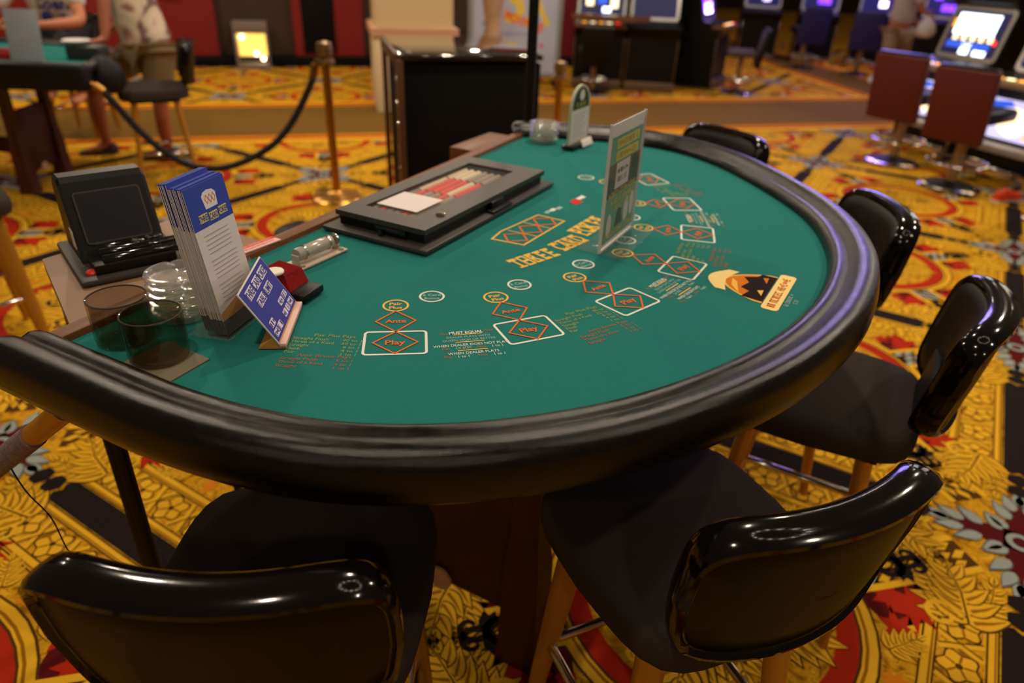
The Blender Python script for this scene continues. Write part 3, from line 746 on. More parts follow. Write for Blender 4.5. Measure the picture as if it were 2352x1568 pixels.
# ---- pole with patterned sleeve leaning under the near end of the rail
pa = P(150, 940, .850); pb = P(-330, 1330, .0)
A3, B3 = Vector((pa.x, pa.y, .850)), Vector((pb.x, pb.y, .0))
PO = thing('sleeved_pole', 'gold pole with pinkish grey patterned sleeve leaning under the near end of the rail', 'pole', B3)
d = (A3 - B3)
b = MB(); b.tube([d * .02, d * .5, d], .019, 16); b.build('tube', M_GOLD, PO)
M_SLV = mat('sleeve', rgb(168, 146, 150), .8, vscale=140, col2=rgb(60, 46, 48))
b = MB(); b.tube([d * .30, d * .5, d * .905], .0215, 18); tag(b.build('sleeve', M_SLV, PO), 'pinkish grey mottled sleeve')
c0 = d * .80 + Vector((.018, -.012, 0))
b = MB(); b.tube(spline([c0, c0 + Vector((.012, .0, -.06)), c0 + Vector((.03, .01, -.13)), c0 + Vector((.036, .012, -.21)), c0 + Vector((.05, .015, -.27))], 5), .0014, 6); b.build('cord', M_BLKMET, PO)
# ---- low stool beyond the dealer's edge
sp = P(690, 520, .46)
LS = thing('low_stool', 'low black round stool just beyond the dealer edge of the table', 'stool', (sp.x, sp.y, 0))
b = MB(); b.lathe([(0, .36), (.085, .36), (.105, .375), (.112, .40), (.108, .44), (.085, .455), (0, .46)], 32); b.build('seat', M_BLKMET, LS)
b = MB(); b.tube([(0, 0, .02), (0, 0, .36)], .025, 14); b.build('column', M_BLKMET, LS)
b = MB(); b.lathe([(0, 0), (.12, 0), (.125, .01), (.06, .03), (0, .035)], 24); b.build('base', M_BLKMET, LS)
b = MB(); b.tube([(.05, .06, .43), (.19, .22, .47)], .022, 14); b.lathe([(0, 0), (.008, 0), (0, .006)], 10, (.085, .06, .385)); b.build('handle', M_GLOSSBLK, LS)
# ---- black pole rising beyond the far corner
pp = P(1212, 318, .955); pp = pp * 1.09
BP = thing('black_pole', 'tall black pole rising beyond the far corner of the table', 'pole', (pp.x, pp.y, 0))
b = MB(); b.tube([(0, 0, .01), (0, 0, 1.4), (0, 0, 2.7)], .017, 16); b.build('shaft', M_BLKMET, BP)
b = MB(); b.lathe([(0, 0), (.10, 0), (.105, .008), (.04, .022), (.02, .04), (0, .04)], 28); b.build('base', M_BLKMET, BP)
# ================================================================== player stools
def superpt(a, hw, hh, e=4.2):
    c, s = math.cos(a), math.sin(a)
    k = (abs(c) ** e + abs(s) ** e) ** (-1 / e)
    return hw * c * k, hh * s * k
def make_stool():
    t = thing('player_stool', '', 'stool')
    # seat cushion
    sb = MB(); n = 48; vs, fs = [], []
    prof = [(0.60, .566), (.94, .566), (.985, .572), (1.0, .586), (1.0, .606), (.985, .620), (.95, .629), (.85, .636), (.6, .641), (.3, .643)]
    for k, z in prof:
        for i in range(n):
            x, y = superpt(2 * PI * i / n, .212, .212, 5)
            tp = 1.0 - .10 * max(0, (-y / .212))
            vs.append((x * k * tp, y * k, z))
    for j in range(len(prof) - 1):
        for i in range(n): fs.append((j * n + i, j * n + (i + 1) % n, (j + 1) * n + (i + 1) % n, (j + 1) * n + i))
    fs += [tuple(reversed(range(n))), tuple((len(prof) - 1) * n + i for i in range(n))]
    sb.add(vs, fs, 0, True); sb.build('seat', M_SEAT, t)
    if 0: ws = MB(); ws.tube([(superpt(2 * PI * i / n, .211, .211, 5)[0] * (1.0 - .10 * max(0, -superpt(2 * PI * i / n, .211, .211, 5)[1] / .212)), superpt(2 * PI * i / n, .211, .211, 5)[1], .622) for i in range(n)], .003, 6, closed=True)
    if 0: ws.build('seat_piping', M_VINYL2, [c for c in kids(t) if c.name.startswith('seat')][0])
    # backrest: glossy padded frame with an inset back panel
    HW, HH, ZC, RC = .208, .136, .776, .41
    def bend(x, h, w):            # across, up, out (towards the rear)
        a = x / RC
        rr = RC + w
        X = rr * math.sin(a); Y = RC - rr * math.cos(a)
        return (X * (1 - .09 * (-h / HH if h < 0 else 0)), -.235 + Y - (h + HH) * .14, ZC + h)
    n = 72
    fr = [(.82, .018), (.835, .021), (.85, .028), (.88, .033), (.93, .032), (.975, .022), (1.0, .006), (1.0, -.008), (.985, -.018), (.95, -.024), (.89, -.023), (.86, -.021)]
    def loft(rows, flip=False, cap0=False, cap1=False):
        vs, fs = [], []
        for k, w in rows:
            for i in range(n):
                x, h = superpt(2 * PI * i / n, HW, HH, 5.5); vs.append(bend(x * ((1 - (1 - k) * .55) if k > .80 else .89 * k / .80), h * k, w))
        for j in range(len(rows) - 1):
            for i in range(n):
                q = (j * n + i, j * n + (i + 1) % n, (j + 1) * n + (i + 1) % n, (j + 1) * n + i); fs.append(q)
        return vs, fs
    bb = MB(); vs, fs = loft(fr); bb.add(vs, fs, 0, True); back = bb.build('backrest', M_VINYL, t)
    pb = MB(); rows = [(.86, .016), (.845, .0205), (.82, .0235), (.6, .0262), (.35, .0264), (.12, .0265)]
    vs, fs = loft(rows); pb.add(vs, fs + [tuple((len(rows) - 1) * n + i for i in range(n))], 0, True)
    rows = [(.87, -.021), (.84, -.026), (.7, -.032), (.45, -.036), (.15, -.037)]
    vs, fs = loft(rows); pb.add(vs, fs + [tuple((len(rows) - 1) * n + i for i in range(n))], 0, True)
    pb.build('back_panel', M_VINYL2, back)
    wl = MB(); wl.tube([bend(superpt(2 * PI * i / n, HW, HH, 5.5)[0] * .913, superpt(2 * PI * i / n, HW, HH, 5.5)[1] * .842, .0225) for i in range(n)], .0028, 6, closed=True)
    wl.build('piping', M_VINYL, back)
    # bracket from seat to backrest
    br = MB(); vs = []
    for y, z, w in ((-.06, .562, .10), (-.14, .560, .10), (-.175, .568, .095), (-.188, .60, .09), (-.196, .66, .085), (-.204, .74, .08)):
        for sx in (-1, 1):
            for dd in (-.006, .006): vs.append((sx * w, y + (dd if z > .57 else 0), z + (dd if z <= .57 else 0)))
    fs = []
    for j in range(5):
        a = j * 4; b = a + 4
        fs += [(a, a + 2, b + 2, b), (a + 1, b + 1, b + 3, a + 3), (a, b, b + 1, a + 1), (a + 2, a + 3, b + 3, b + 2)]
    fs += [(0, 1, 3, 2), (20, 22, 23, 21)]
    br.add(vs, fs, 0); br.build('back_bracket', M_BLKMET, t)
    pl = MB(); pl.box((0, .0, .556), (.32, .30, .020), .004); pl.build('seat_plate', M_BLKMET, t)
    for sx in (-1, 1):
        for sy in (-1, 1):
            lg = MB(); top = Vector((sx * .135, sy * .125, .55)); bot = Vector((sx * .176, sy * .176, .0)); vs = []
            u = Vector((1, 0, 0)); v = Vector((0, 1, 0)); m = 14
            lv = [(0, .030, .019), (.3, .029, .018), (.7, .024, .015), (1, .018, .012)]
            for f, a, b_ in lv:
                c = top.lerp(bot, f)
                for i in range(m):
                    an = 2 * PI * i / m; vs.append(c + u * a * math.cos(an) + v * b_ * math.sin(an))
            fs = []
            for j in range(3):
                for i in range(m): fs.append((j * m + i, (j + 1) * m + i, (j + 1) * m + (i + 1) % m, j * m + (i + 1) % m))
            fs += [tuple(range(m)), tuple(reversed(range(3 * m, 4 * m)))]
            lg.add(vs, fs, 0, True); lg.build('leg', M_GOLD, t)
    rg = MB(); q = [(.160, .156), (-.160, .156), (-.160, -.156), (.160, -.156)]
    pts = []
    for i in range(4):
        p0, p1 = Vector(q[i]), Vector(q[(i + 1) % 4])
        for f in (.06, .5, .94): c = p0.lerp(p1, f); pts.append((c.x, c.y, .225))
    rg.tube(pts, .0105, 10, closed=True); rg.build('footrest', M_CHROME, t)
    return t
def stool_at(bx, by, face):
    f = math.radians(face); d = Vector((math.cos(f), math.sin(f)))
    return (bx + d.x * .262, by + d.y * .262, 0), f - PI / 2
GRP = 'black player stools round the card table'
stA = make_stool(); p, rz = stool_at(-.318, .502, 91); stA.location = p; stA.rotation_euler = (0, 0, rz)
tag(stA, 'black player stool at the near left, its curved back filling the lower left corner', group=GRP)
for bx, by, fc, lab in ((.425, .662, 115, 'black player stool at the near right, its wide back turned to the viewer'),
                        (.975, 1.285, 151, 'black player stool third from the near end, whole seat in view beside the rail'),
                        (1.05, 1.92, 179, 'black player stool fourth from the near end, only its upright back showing past the rail'),
                        (.82, 2.80, 217, 'black player stool at the far end, its low back showing behind the rail')):
    p, rz = stool_at(bx, by, fc); dup(stA, p, rz, lab, GRP)
pF = P(-10, 690, .3); dup(stA, (-2.13, 2.43, 0), math.radians(225), 'player stool at the left picture edge, only a gold leg and chrome footrest in view', 'stools standing away from the table')

# ================================================================== floor with its carpet pattern
def carpet_gold():
    m = mat('carpet_gold', rgb(196, 140, 20), .95, spec=.08, bump=.3, bscale=500); nt = m.node_tree; bs = nt.nodes['Principled BSDF']
    tc = nt.nodes.new('ShaderNodeTexCoord'); n = nt.nodes.new('ShaderNodeTexNoise'); n.inputs['Scale'].default_value = 11; n.inputs['Detail'].default_value = 3; n.inputs['Distortion'].default_value = 2.2
    cr = nt.nodes.new('ShaderNodeValToRGB'); el = cr.color_ramp.elements
    el[0].position = .34; el[0].color = rgb(140, 90, 14); el[1].position = .46; el[1].color = rgb(200, 144, 22)
    for p_, c_ in ((.54, rgb(214, 158, 30)), (.575, rgb(160, 106, 16)), (.61, rgb(220, 166, 36))): e = el.new(p_); e.color = c_
    nt.links.new(tc.outputs['Object'], n.inputs['Vector']); nt.links.new(n.outputs['Fac'], cr.inputs['Fac']); nt.links.new(cr.outputs['Color'], bs.inputs['Base Color'])
    return m
CM = [carpet_gold(),
      mat('carpet_light', rgb(226, 172, 38), .95, spec=.08, var=.06, vscale=40), mat('carpet_bronze', rgb(150, 98, 14), .95, spec=.08),
      mat('carpet_brown', rgb(84, 52, 16), .95, spec=.08), mat('carpet_black', rgb(34, 27, 26), .95, spec=.08),
      mat('carpet_red', rgb(172, 42, 18), .95, spec=.08), mat('carpet_maroon', rgb(86, 20, 18), .95, spec=.08),
      mat('carpet_blue', rgb(150, 156, 146), .95, spec=.08, var=.10, vscale=60), mat('carpet_band', rgb(112, 82, 34), .95, spec=.08, var=.12, vscale=200),
      mat('carpet_orange', rgb(214, 124, 22), .95, spec=.08), mat('carpet_slate', rgb(92, 100, 100), .95, spec=.08)]
G, LT, BZ, BR, BK, RD, MR, BL, BN, OR, SL = range(11)
def zl(k): return .00022 * k
tile = MB()
_lz = [0.0]
def drop(M, L, w, z, mi):
    pts = []
    for i in range(13):
        f = i / 12; pts.append((L * f, w * math.sin(PI * f ** .72) * (1 - .25 * f)))
    for i in range(11, 0, -1):
        f = i / 12; pts.append((L * f, -w * math.sin(PI * f ** .72) * (1 - .25 * f)))
    tile.poly(pts, z, mi, M)
def leaf(M, L, W, lobes=5, z=4, curl=0.0, vein=True, fill=LT, edge=BR, mid=BZ):
    """acanthus leaf growing along +x from the origin: overlapping fronds either side of a rib"""
    zz = zl(z); dz = .000006
    for k in range(lobes + 1):
        f = k / (lobes + .6); lw = W * (1.05 - .45 * f) * 1.35; a = 1.05 - .55 * f
        for s_ in ((1, -1) if k < lobes else (0,)):
            D = M @ Matrix.Translation((L * f * .86, curl * L * f * f, 0)) @ Matrix.Rotation(s_ * a + curl * 1.6 * f, 4, 'Z')
            if s_ == 0: lw = L * .30
            drop(D @ Matrix.Translation((-.004, 0, 0)), lw * 1.10, lw * .285, zz, edge); zz += dz
            drop(D, lw, lw * .235, zz, fill); zz += dz
            tile.stroke([(lw * .12, 0), (lw * .5, lw * .03 * s_), (lw * .86, 0)], [lw * .10, lw * .07, lw * .02], zz, mid, D); zz += dz
    tile.stroke([(0, 0), (L * .45, curl * L * .2), (L * .9, curl * L * .81)], [.016 * L / .2, .010 * L / .2, .003], zz, fill, M); zz += dz
    tile.stroke([(0, 0), (L * .45, curl * L * .2), (L * .9, curl * L * .81)], [.005 * L / .2, .004 * L / .2, .002], zz, edge, M)
def flower(M, r, z=5):
    n = 30
    tile.poly([(r * 1.14 * (1 + .18 * math.cos(5 * a)) * math.cos(a), r * 1.14 * (1 + .18 * math.cos(5 * a)) * math.sin(a)) for a in [2 * PI * i / n for i in range(n)]], zl(z), BR, M)
    tile.poly([(r * (1 + .18 * math.cos(5 * a)) * math.cos(a), r * (1 + .18 * math.cos(5 * a)) * math.sin(a)) for a in [2 * PI * i / n for i in range(n)]], zl(z + 1), LT, M)
    for k in range(5):
        a = 2 * PI * (k + .5) / 5; tile.stroke([(r * .25 * math.cos(a), r * .25 * math.sin(a)), (r * .8 * math.cos(a), r * .8 * math.sin(a))], .006, zl(z + 2), BZ, M)
    tile.disc((0, 0), r * .22, zl(z + 2), BR, M, 10)
def spiral(M, r, turns, w, z, mi, a0=0.0, sgn=1):
    n = int(14 * turns) + 2
    pts = []
    for i in range(n):
        f = i / (n - 1); a = a0 + sgn * 2 * PI * turns * f; k = r * (1 - .78 * f); pts.append((k * math.cos(a), k * math.sin(a)))
    tile.stroke(pts, [w * (1 - .5 * i / (n - 1)) for i in range(n)], zl(z), mi, M)
def flame(M, z, mi=RD, s=1.0):
    s *= .8
    tile.poly([(x * s, y * s) for x, y in ((0, -.05), (.03, -.02), (.07, -.035), (.08, 0), (.14, -.005), (.10, .03), (.16, .06), (.09, .06), (.08, .10), (.045, .06), (.01, .085), (.015, .04), (-.03, .03), (.0, .0))], zl(z), mi, M)
Tr = lambda x, y, a=0.0, sx=1, sy=1: Matrix.Translation((x, y, 0)) @ Matrix.Rotation(a, 4, 'Z') @ Matrix.Diagonal((sx, sy, 1, 1))
hT = .725
def edge_motif(E):
    tile.poly([(-.42, -.255), (.42, -.255), (.42, .255), (-.42, .255)], zl(1), G, E)
    # black bar with toothed ends and loose lozenges
    tile.poly([(-.335, -.046), (.335, -.046), (.352, -.02), (.337, 0), (.352, .02), (.335, .046), (-.335, .046), (-.352, .02), (-.337, 0), (-.352, -.02)], zl(9), BK, E)
    for sx in (-1, 1):
        for x in (.385, .452): tile.poly([(sx * x + .034 * math.cos(PI / 3 * k), .034 * 1.15 * math.sin(PI / 3 * k)) for k in range(6)], zl(15), BK, E)
    for sy in (-1, 1):
        for y, w in ((.064, .020), (.205, .026)):
            tile.stroke([(-.35, sy * y), (.35, sy * y)], w + .010, zl(3), BR, E); tile.stroke([(-.35, sy * y), (.35, sy * y)], w, zl(4), LT, E)
            tile.stroke([(-.35, sy * y - w * .28), (.35, sy * y - w * .28)], w * .22, zl(5), BZ, E)
        for k in range(5):
            x = -.28 + .14 * k
            flower(E @ Tr(x, sy * .135, k), .043, 4)
            if k < 4:
                for s2 in (1, -1): tile.stroke([(x + .045, sy * .135 - s2 * .05), (x + .07, sy * .135), (x + .095, sy * .135 + s2 * .05)], .017, zl(4 if s2 > 0 else 5), LT, E); tile.stroke([(x + .045 + .009, sy * .135 - s2 * .05), (x + .078, sy * .135), (x + .104, sy * .135 + s2 * .05)], .004, zl(6), BR, E)
        for sx in (-1, 1):
            Lf = E @ Tr(sx * .30, sy * .120, 0, sx, sy)
            leaf(Lf @ Tr(0, 0, .10), .25, .085, 5, 10, .25); leaf(Lf @ Tr(.02, .03, .85), .20, .07, 4, 8, -.3); leaf(Lf @ Tr(.06, -.04, -.20), .17, .05, 4, 7, .1)
            spiral(Lf @ Tr(-.005, .062), .050, 1.3, .017, 13, LT, -1.2); spiral(Lf @ Tr(-.005, .062), .058, 1.0, .006, 12, BR, -1.2)
            S1 = Lf @ Tr(.115, .175, .5)
            spiral(S1 @ Tr(0, .042), .046, .85, .020, 13, BK, -1.4); spiral(S1 @ Tr(0, -.042), .046, .85, .020, 13, BK, 1.4, -1)
            tile.poly([(-.055, -.015), (-.02, -.026), (.012, -.01), (.012, .012), (-.02, .026), (-.055, .015), (-.04, 0)], zl(13), BK, S1)
            flame(Lf @ Tr(-.05, .16, .3), 4); flame(Lf @ Tr(.18, .27, 1.1), 5, RD, 1.1); flame(Lf @ Tr(-.16, .13, .1), 4, RD, .9)
for E in (Tr(0, -hT), Tr(-hT, 0, PI / 2)):
    edge_motif(E)
# corner scroll
Kc = Tr(-hT, -hT)
for k in range(2):
    R_ = Kc @ Tr(0, 0, PI / 2 * k)
    tile.poly([(.20 * math.cos(t_) , .045 * math.sin(t_) * (1 if abs(math.cos(t_)) < .9 else .6)) for t_ in [2 * PI * i / 20 for i in range(20)]], zl(13), MR, R_)
    for sx in (-1, 1):
        for sy in (-1, 1):
            Q = R_ @ Tr(0, 0, 0, sx, sy)
            for j, (x, y, a_, L_) in enumerate(((.05, .045, .9, .075), (.10, .040, .6, .085), (.15, .030, .35, .08), (.19, .012, .15, .075))):
                drop(Q @ Tr(x, y - .014, a_), L_ * 1.12, L_ * .30, zl(14 + j * .1), SL); drop(Q @ Tr(x, y - .012, a_), L_, L_ * .25, zl(14.05 + j * .1), BL)
tile.disc((-hT, -hT), .040, zl(15), BL, None, 12); tile.disc((-hT, -hT), .022, zl(15.5), MR, None, 12)
# centre medallion
tile.disc((0, 0), .40, zl(2), RD, None, 40); tile.disc((0, 0), .325, zl(2.5), G, None, 30)
tile.ring((0, 0), .405, .050, zl(3), BR, None, 40); tile.ring((0, 0), .405, .036, zl(4), LT, None, 40); tile.ring((0, 0), .398, .008, zl(5), BZ, None, 40)
for k in range(4):
    a = PI / 2 * k
    leaf(Tr(0, 0, a) @ Tr(.06, 0), .27, .115, 6, 6, .12); leaf(Tr(0, 0, a + PI / 4) @ Tr(.05, 0), .23, .075, 5, 4, -.1)
    spiral(Tr(0, 0, a + .32) @ Tr(.16, 0), .045, 1.2, .018, 10, BK, 0)
    # diagonal lattice bands to the corners
    B_ = Tr(0, 0, a + PI / 4) @ Tr(.43, 0)
    tile.poly([(0, -.20), (.16, -.20), (.26, -.085), (.26, .085), (.16, .20), (0, .20), (-.04, 0)], zl(1), MR, B_)
    tile.stroke([(.0, -.205), (.155, -.205), (.262, -.085)], .030, zl(3), LT, B_); tile.stroke([(.0, .205), (.155, .205), (.262, .085)], .030, zl(3), LT, B_)
    tile.poly([(-.03, -.062), (.40, -.062), (.40, .062), (-.03, .062)], zl(4), BR, B_)
    for r_ in range(8):
        for c_ in (-1, 0, 1):
            x = -.002 + .05 * r_ + (.025 if c_ == 0 else 0); y = c_ * .036
            tile.poly([(x - .030, y - .008), (x + .004, y + .016), (x + .030, y + .008), (x - .004, y - .016)], zl(5), BL if r_ < 2 else LT, B_)
    for y in (-.062, .062): tile.stroke([(-.03, y), (.40, y)], .022, zl(6), LT, B_)
    flame(B_ @ Tr(.22, .14, .6), 5); flame(B_ @ Tr(.22, -.14, -.6, 1, -1), 5)
    # fillers beside the medallion
    F_ = Tr(0, 0, a)
    leaf(F_ @ Tr(.44, .10, .9), .12, .045, 4, 5); leaf(F_ @ Tr(.44, -.10, -.9), .12, .045, 4, 5); flame(F_ @ Tr(.44, .0, 0), 4, OR, .5)
UA = math.radians(-31); UD = Vector((math.cos(UA), math.sin(UA))); VD = Vector((-math.sin(UA), math.cos(UA)))
fl = MB()
fl.add([(-14, -4, -.0005), (16, -4, -.0005), (16, 34, -.0005), (-14, 34, -.0005)], [(0, 1, 2, 3)], G)
RM = Matrix.Rotation(UA, 4, 'Z')
for iu in range(-11, 12):
    for iv in range(-4, 14):
        cu, cv = -.20 + 1.45 * iu, .68 + hT + 1.45 * iv
        w = UD * cu + VD * cv
        if not (-.6 < w.y < 15.5 and -1.6 - .62 * w.y < w.x < 1.9 + .68 * w.y): continue
        Mt = Matrix.Translation((w.x, w.y, 0)) @ RM
        b0 = len(fl.v); fl.v.extend(tuple(Mt @ Vector(v)) for v in tile.v)
        fl.f.extend(tuple(b0 + i for i in f) for f in tile.f); fl.m.extend(tile.m); fl.sm.extend(tile.sm)
# plain brown walkway bands with orange borders
def band(p0, p1, w, z):
    p0, p1 = Vector(p0), Vector(p1); d = (p1 - p0).normalized(); n_ = Vector((-d.y, d.x))
    for off, ww, mi, dz in ((0, w, BN, 0), (w / 2 + .02, .10, OR, .0004), (-w / 2 - .02, .10, OR, .0004), (w / 2 + .10, .05, RD, .0002), (-w / 2 - .10, .05, RD, .0002), (w / 2 + .16, .09, LT, .0003), (-w / 2 - .16, .09, LT, .0003), (w / 2 + .045, .02, BR, .0006), (-w / 2 - .045, .02, BR, .0006)):
        a, b_ = p0 + n_ * off, p1 + n_ * off
        fl.stroke([tuple(a), tuple(b_)], ww, z + dz, mi)
band((-12, 3.92), (12, 10.88), 1.32, .0046)
band((5.10, 8.6), (3.75, 17.6), .80, .0042)
floor = fl.build('floor', CM); tag(floor, kind='structure')
# ================================================================== far part of the hall
def ray(px, py): return (px - 1176) * RT - (py - 784) * UP + FPX * FW
def RY0(px, py, y):
    d = ray(px, py); k = y / d.y; return Vector((d.x * k, y, CAMH + d.z * k))
def onplane(px, py, M):
    """where a pixel meets the x-y plane of frame M, in M's own coordinates"""
    o = Vector((0, 0, CAMH)); d = ray(px, py); n = M.to_3x3().col[2]; p0 = M.translation
    t = (p0 - o).dot(n) / d.dot(n); q = M.inverted() @ (o + d * t)
    return q.x, q.y
M_WALL = mat('wall_brown', rgb(62, 44, 28), .8, var=.1, vscale=6); M_WRED = mat('wall_red', rgb(128, 26, 20), .7, var=.08, vscale=5)
M_DARK = mat('dark_panel', rgb(11, 9, 8), .7, spec=.15); M_CREAM = mat('column_cream', rgb(222, 200, 158), .6); M_LEDGE = mat('ledge_pink', rgb(200, 152, 118), .5)
WA = math.atan(.303); wd_ = Vector((math.cos(WA), math.sin(WA)))
def wall_x(px):                           # distance along the wall line for a pixel at its foot
    d = ray(px, 148); k = 11.06 / (d.y - .303 * d.x); return Vector((d.x * k, d.y * k)).dot(wd_) 
W0 = Vector((0, 11.06)); 
def wallM(): return Matrix.Translation((W0.x, W0.y, 0)) @ Matrix.Rotation(WA, 4, 'Z')
off = W0.dot(wd_)
b = MB(); b.box((-4.2, .15, 1.7), (12.4, .3, 3.4), 0, 0, wallM()); b.build('wall_back', M_WALL); tag(C.objects['wall_back'], kind='structure')
i = 0
for x0, x1, m in ((380, 512, M_WRED), (682, 838, M_WRED), (-300, 330, M_WRED), (1180, 1312, M_WRED)):
    i += 1; a, c = wall_x(x0) - off, wall_x(x1) - off
    b = MB(); b.box(((a + c) / 2, -.06, 1.66), (c - a, .12, 3.30), .006, 0, wallM()); o = b.build(f'trim_{i}', m); tag(o, kind='structure')
b = MB(); b.box((-4.2, -.075, .07), (12.4, .15, .13), .004, 0, wallM()); o = b.build('baseboard_back', M_DARK); tag(o, kind='structure')
a, c = wall_x(703) - off, wall_x(775) - off
b = MB(); b.box(((a + c) / 2, -.13, .62), (c - a, .02, .90), .002, 0, wallM()); b.box(((a + c) / 2, -.135, 1.09), (c - a + .06, .05, .05), .004, 1, wallM()); o = b.build('dark_wall_panel', [M_DARK, M_DKWOOD]); tag(o, 'black panel set in the red wall section behind the brass rope post', 'panel')
ax = wall_x(420) - off
AB = thing('alarm_box', 'small grey and red box on the red wall at the upper left', 'box', wallM() @ Vector((ax, -.13, .90)), WA)
b = MB(); b.box((0, -.03, .10), (.24, .06, .32), .008); b.build('case', mat('box_grey', rgb(96, 74, 64), .5), AB)
b = MB(); b.box((.02, -.065, .08), (.10, .012, .10), .004); b.build('lever', mat('alarm_red', rgb(190, 80, 55), .5), AB)
# lit glass display box on the floor
lp = P(595, 152)
DB = thing('display_box', 'grey glass display box lit yellow inside, standing on the carpet by the back wall', 'display', (lp.x, lp.y - .15, 0), WA)
M_LITY = mat('lit_yellow', rgb(240, 200, 90), .5, emit=rgb(255, 205, 95), estr=1.6); M_BULB = mat('lit_bulb', rgb(255, 240, 200), .5, emit=rgb(255, 235, 190), estr=9)
b = MB(); b.box((0, 0, .03), (.42, .26, .06), .004); b.box((0, 0, .50), (.42, .26, .14), .004); b.box((0, .115, .25), (.40, .02, .40))
for sx in (-1, 1): b.box((sx * .195, 0, .25), (.028, .26, .40), .003)
b.build('frame', mat('display_grey', rgb(120, 104, 96), .5), DB)
b = MB(); b.box((0, .095, .25), (.35, .01, .36)); b.build('lit_back', M_LITY, DB)
for x, z in ((.04, .17), (.12, .11), (-.12, .37)):
    b = MB(); b.lathe([(0, -.028), (.02, -.02), (.028, 0), (.02, .02), (0, .028)], 14, (x, .05, z)); b.build('bulb', M_BULB, DB)
b = MB(); b.box((0, -.125, .25), (.36, .005, .38)); b.build('pane', M_ACRYL, DB)
# cream column on a pedestal
CA = math.radians(14); cp_ = Vector((-1.17, 7.75))
b = MB(); Mc = Matrix.Translation((cp_.x, cp_.y, 0)) @ Matrix.Rotation(CA, 4, 'Z')
b.box((0, 0, .36), (.80, .80, .72), .01, 0, Mc); b.box((0, 0, .735), (.86, .86, .05), .015, 1, Mc); b.box((0, 0, .775), (.86, .86, .04), .015, 1, Mc); b.box((0, 0, 2.0), (.76, .76, 2.45), .02, 0, Mc)
o = b.build('column', [M_CREAM, M_LEDGE]); tag(o, kind='structure')
op = P(1068, 60, .9) * 1.0
OP = thing('ornate_post', 'carved pinkish wooden post between the cream column and the blue poster', 'post', (-.36, 8.3, 0))
b = MB(); b.lathe([(0, 0), (.16, 0), (.16, .1), (.12, .14), (.07, .3), (.11, .5), (.12, .62), (.08, .76), (.10, .9), (.13, 1.1), (.12, 1.5), (.09, 1.9), (.11, 2.1), (0, 2.1)], 28); b.build('turned_shaft', mat('carved_pink', rgb(150, 100, 72), .5, vscale=7, col2=rgb(205, 178, 140)), OP)
# ---- black cabinet (pit podium)
PA = math.radians(16); pf = Vector((-.575, 3.43))
PD = thing('podium', 'tall black cabinet with studded wooden corner edge behind the card table', 'cabinet', (pf.x, pf.y, 0), PA)
W_, D_, H_ = .695, .80, 1.05
b = MB(); b.box((W_ / 2 + .012, D_ / 2 + .012, H_ / 2 - .02), (W_ - .03, D_ - .03, H_ - .04), .004); b.build('body', M_DARK, PD)
b = MB(); b.box((W_ / 2, D_ / 2, H_ - .012), (W_, D_, .024), .006); tag(b.build('top', mat('polished_top', rgb(30, 24, 20), .10, coat=1.0), PD), 'polished top that mirrors the hall')
b = MB(); b.box((.002, .04, H_ / 2 - .012), (.030, .085, H_ - .024), .006); b.box((.002, D_ - .04, H_ / 2 - .012), (.026, .05, H_ - .024), .006); b.box((-.004, D_ / 2, H_ - .03), (.028, D_ - .1, .06), .008); b.build('wooden_edge', mat('worn_wood', rgb(98, 62, 28), .45, vscale=25, col2=rgb(50, 30, 14)), PD)
for k in range(9):
    b = MB(); b.lathe([(0, 0), (.010, 0), (.008, .005), (0, .008)], 12, M=Matrix.Translation((-.012, .04, .10 + .105 * k)) @ Matrix.Rotation(-PI / 2, 4, 'Y')); b.build('stud', M_CHROME, PD)
# ---- posts and rope
def post(name, label, x, y, h, group=None):
    t = thing(name, label, 'rope post', (x, y, 0), 0, group)
    b = MB(); b.lathe([(0, 0), (.165, 0), (.168, .008), (.150, .020), (.09, .034), (.045, .048), (.032, .060), (0, .060)], 36); b.build('base', M_BRASS, t)
    b = MB(); b.lathe([(.0265, .05), (.0265, h - .13)], 20); b.build('tube', M_BRASS, t)
    b = MB(); b.lathe([(.0265, h - .135), (.052, h - .130), (.056, h - .115), (.052, h - .100), (.030, h - .094), (.030, h - .085), (.046, h - .078), (.050, h - .045), (.044, h - .008), (.020, h), (0, h)], 24); b.build('head', mat('old_brass', rgb(150, 122, 78), .35, metal=.9), t)
    return t
S1 = Vector((-1.21, 4.51)); post('rope_post', 'brass rope post with domed base, nearest the podium', S1.x, S1.y, .97, 'brass rope posts')
sp2 = P(1288, 145, .86); post('rope_post', 'short brass rope post seen past the right side of the podium', sp2.x * 1.12, sp2.y * 1.12, .80, 'brass rope posts')
# rope between the post and the far table
re_ = P(207, 190, .74); A_ = Vector((S1.x - .055, S1.y - .01, .875)); B_ = Vector((re_.x, re_.y, .74))
def via(px, py, f, z): 
    q = P(px, py, z); return Vector((q.x, q.y, z))
ctrl = [A_, via(722, 172, 0, .80), via(668, 285, 0, .52), via(580, 362, 0, .33), via(478, 388, 0, .25), via(380, 350, 0, .30), via(290, 270, 0, .47), B_]
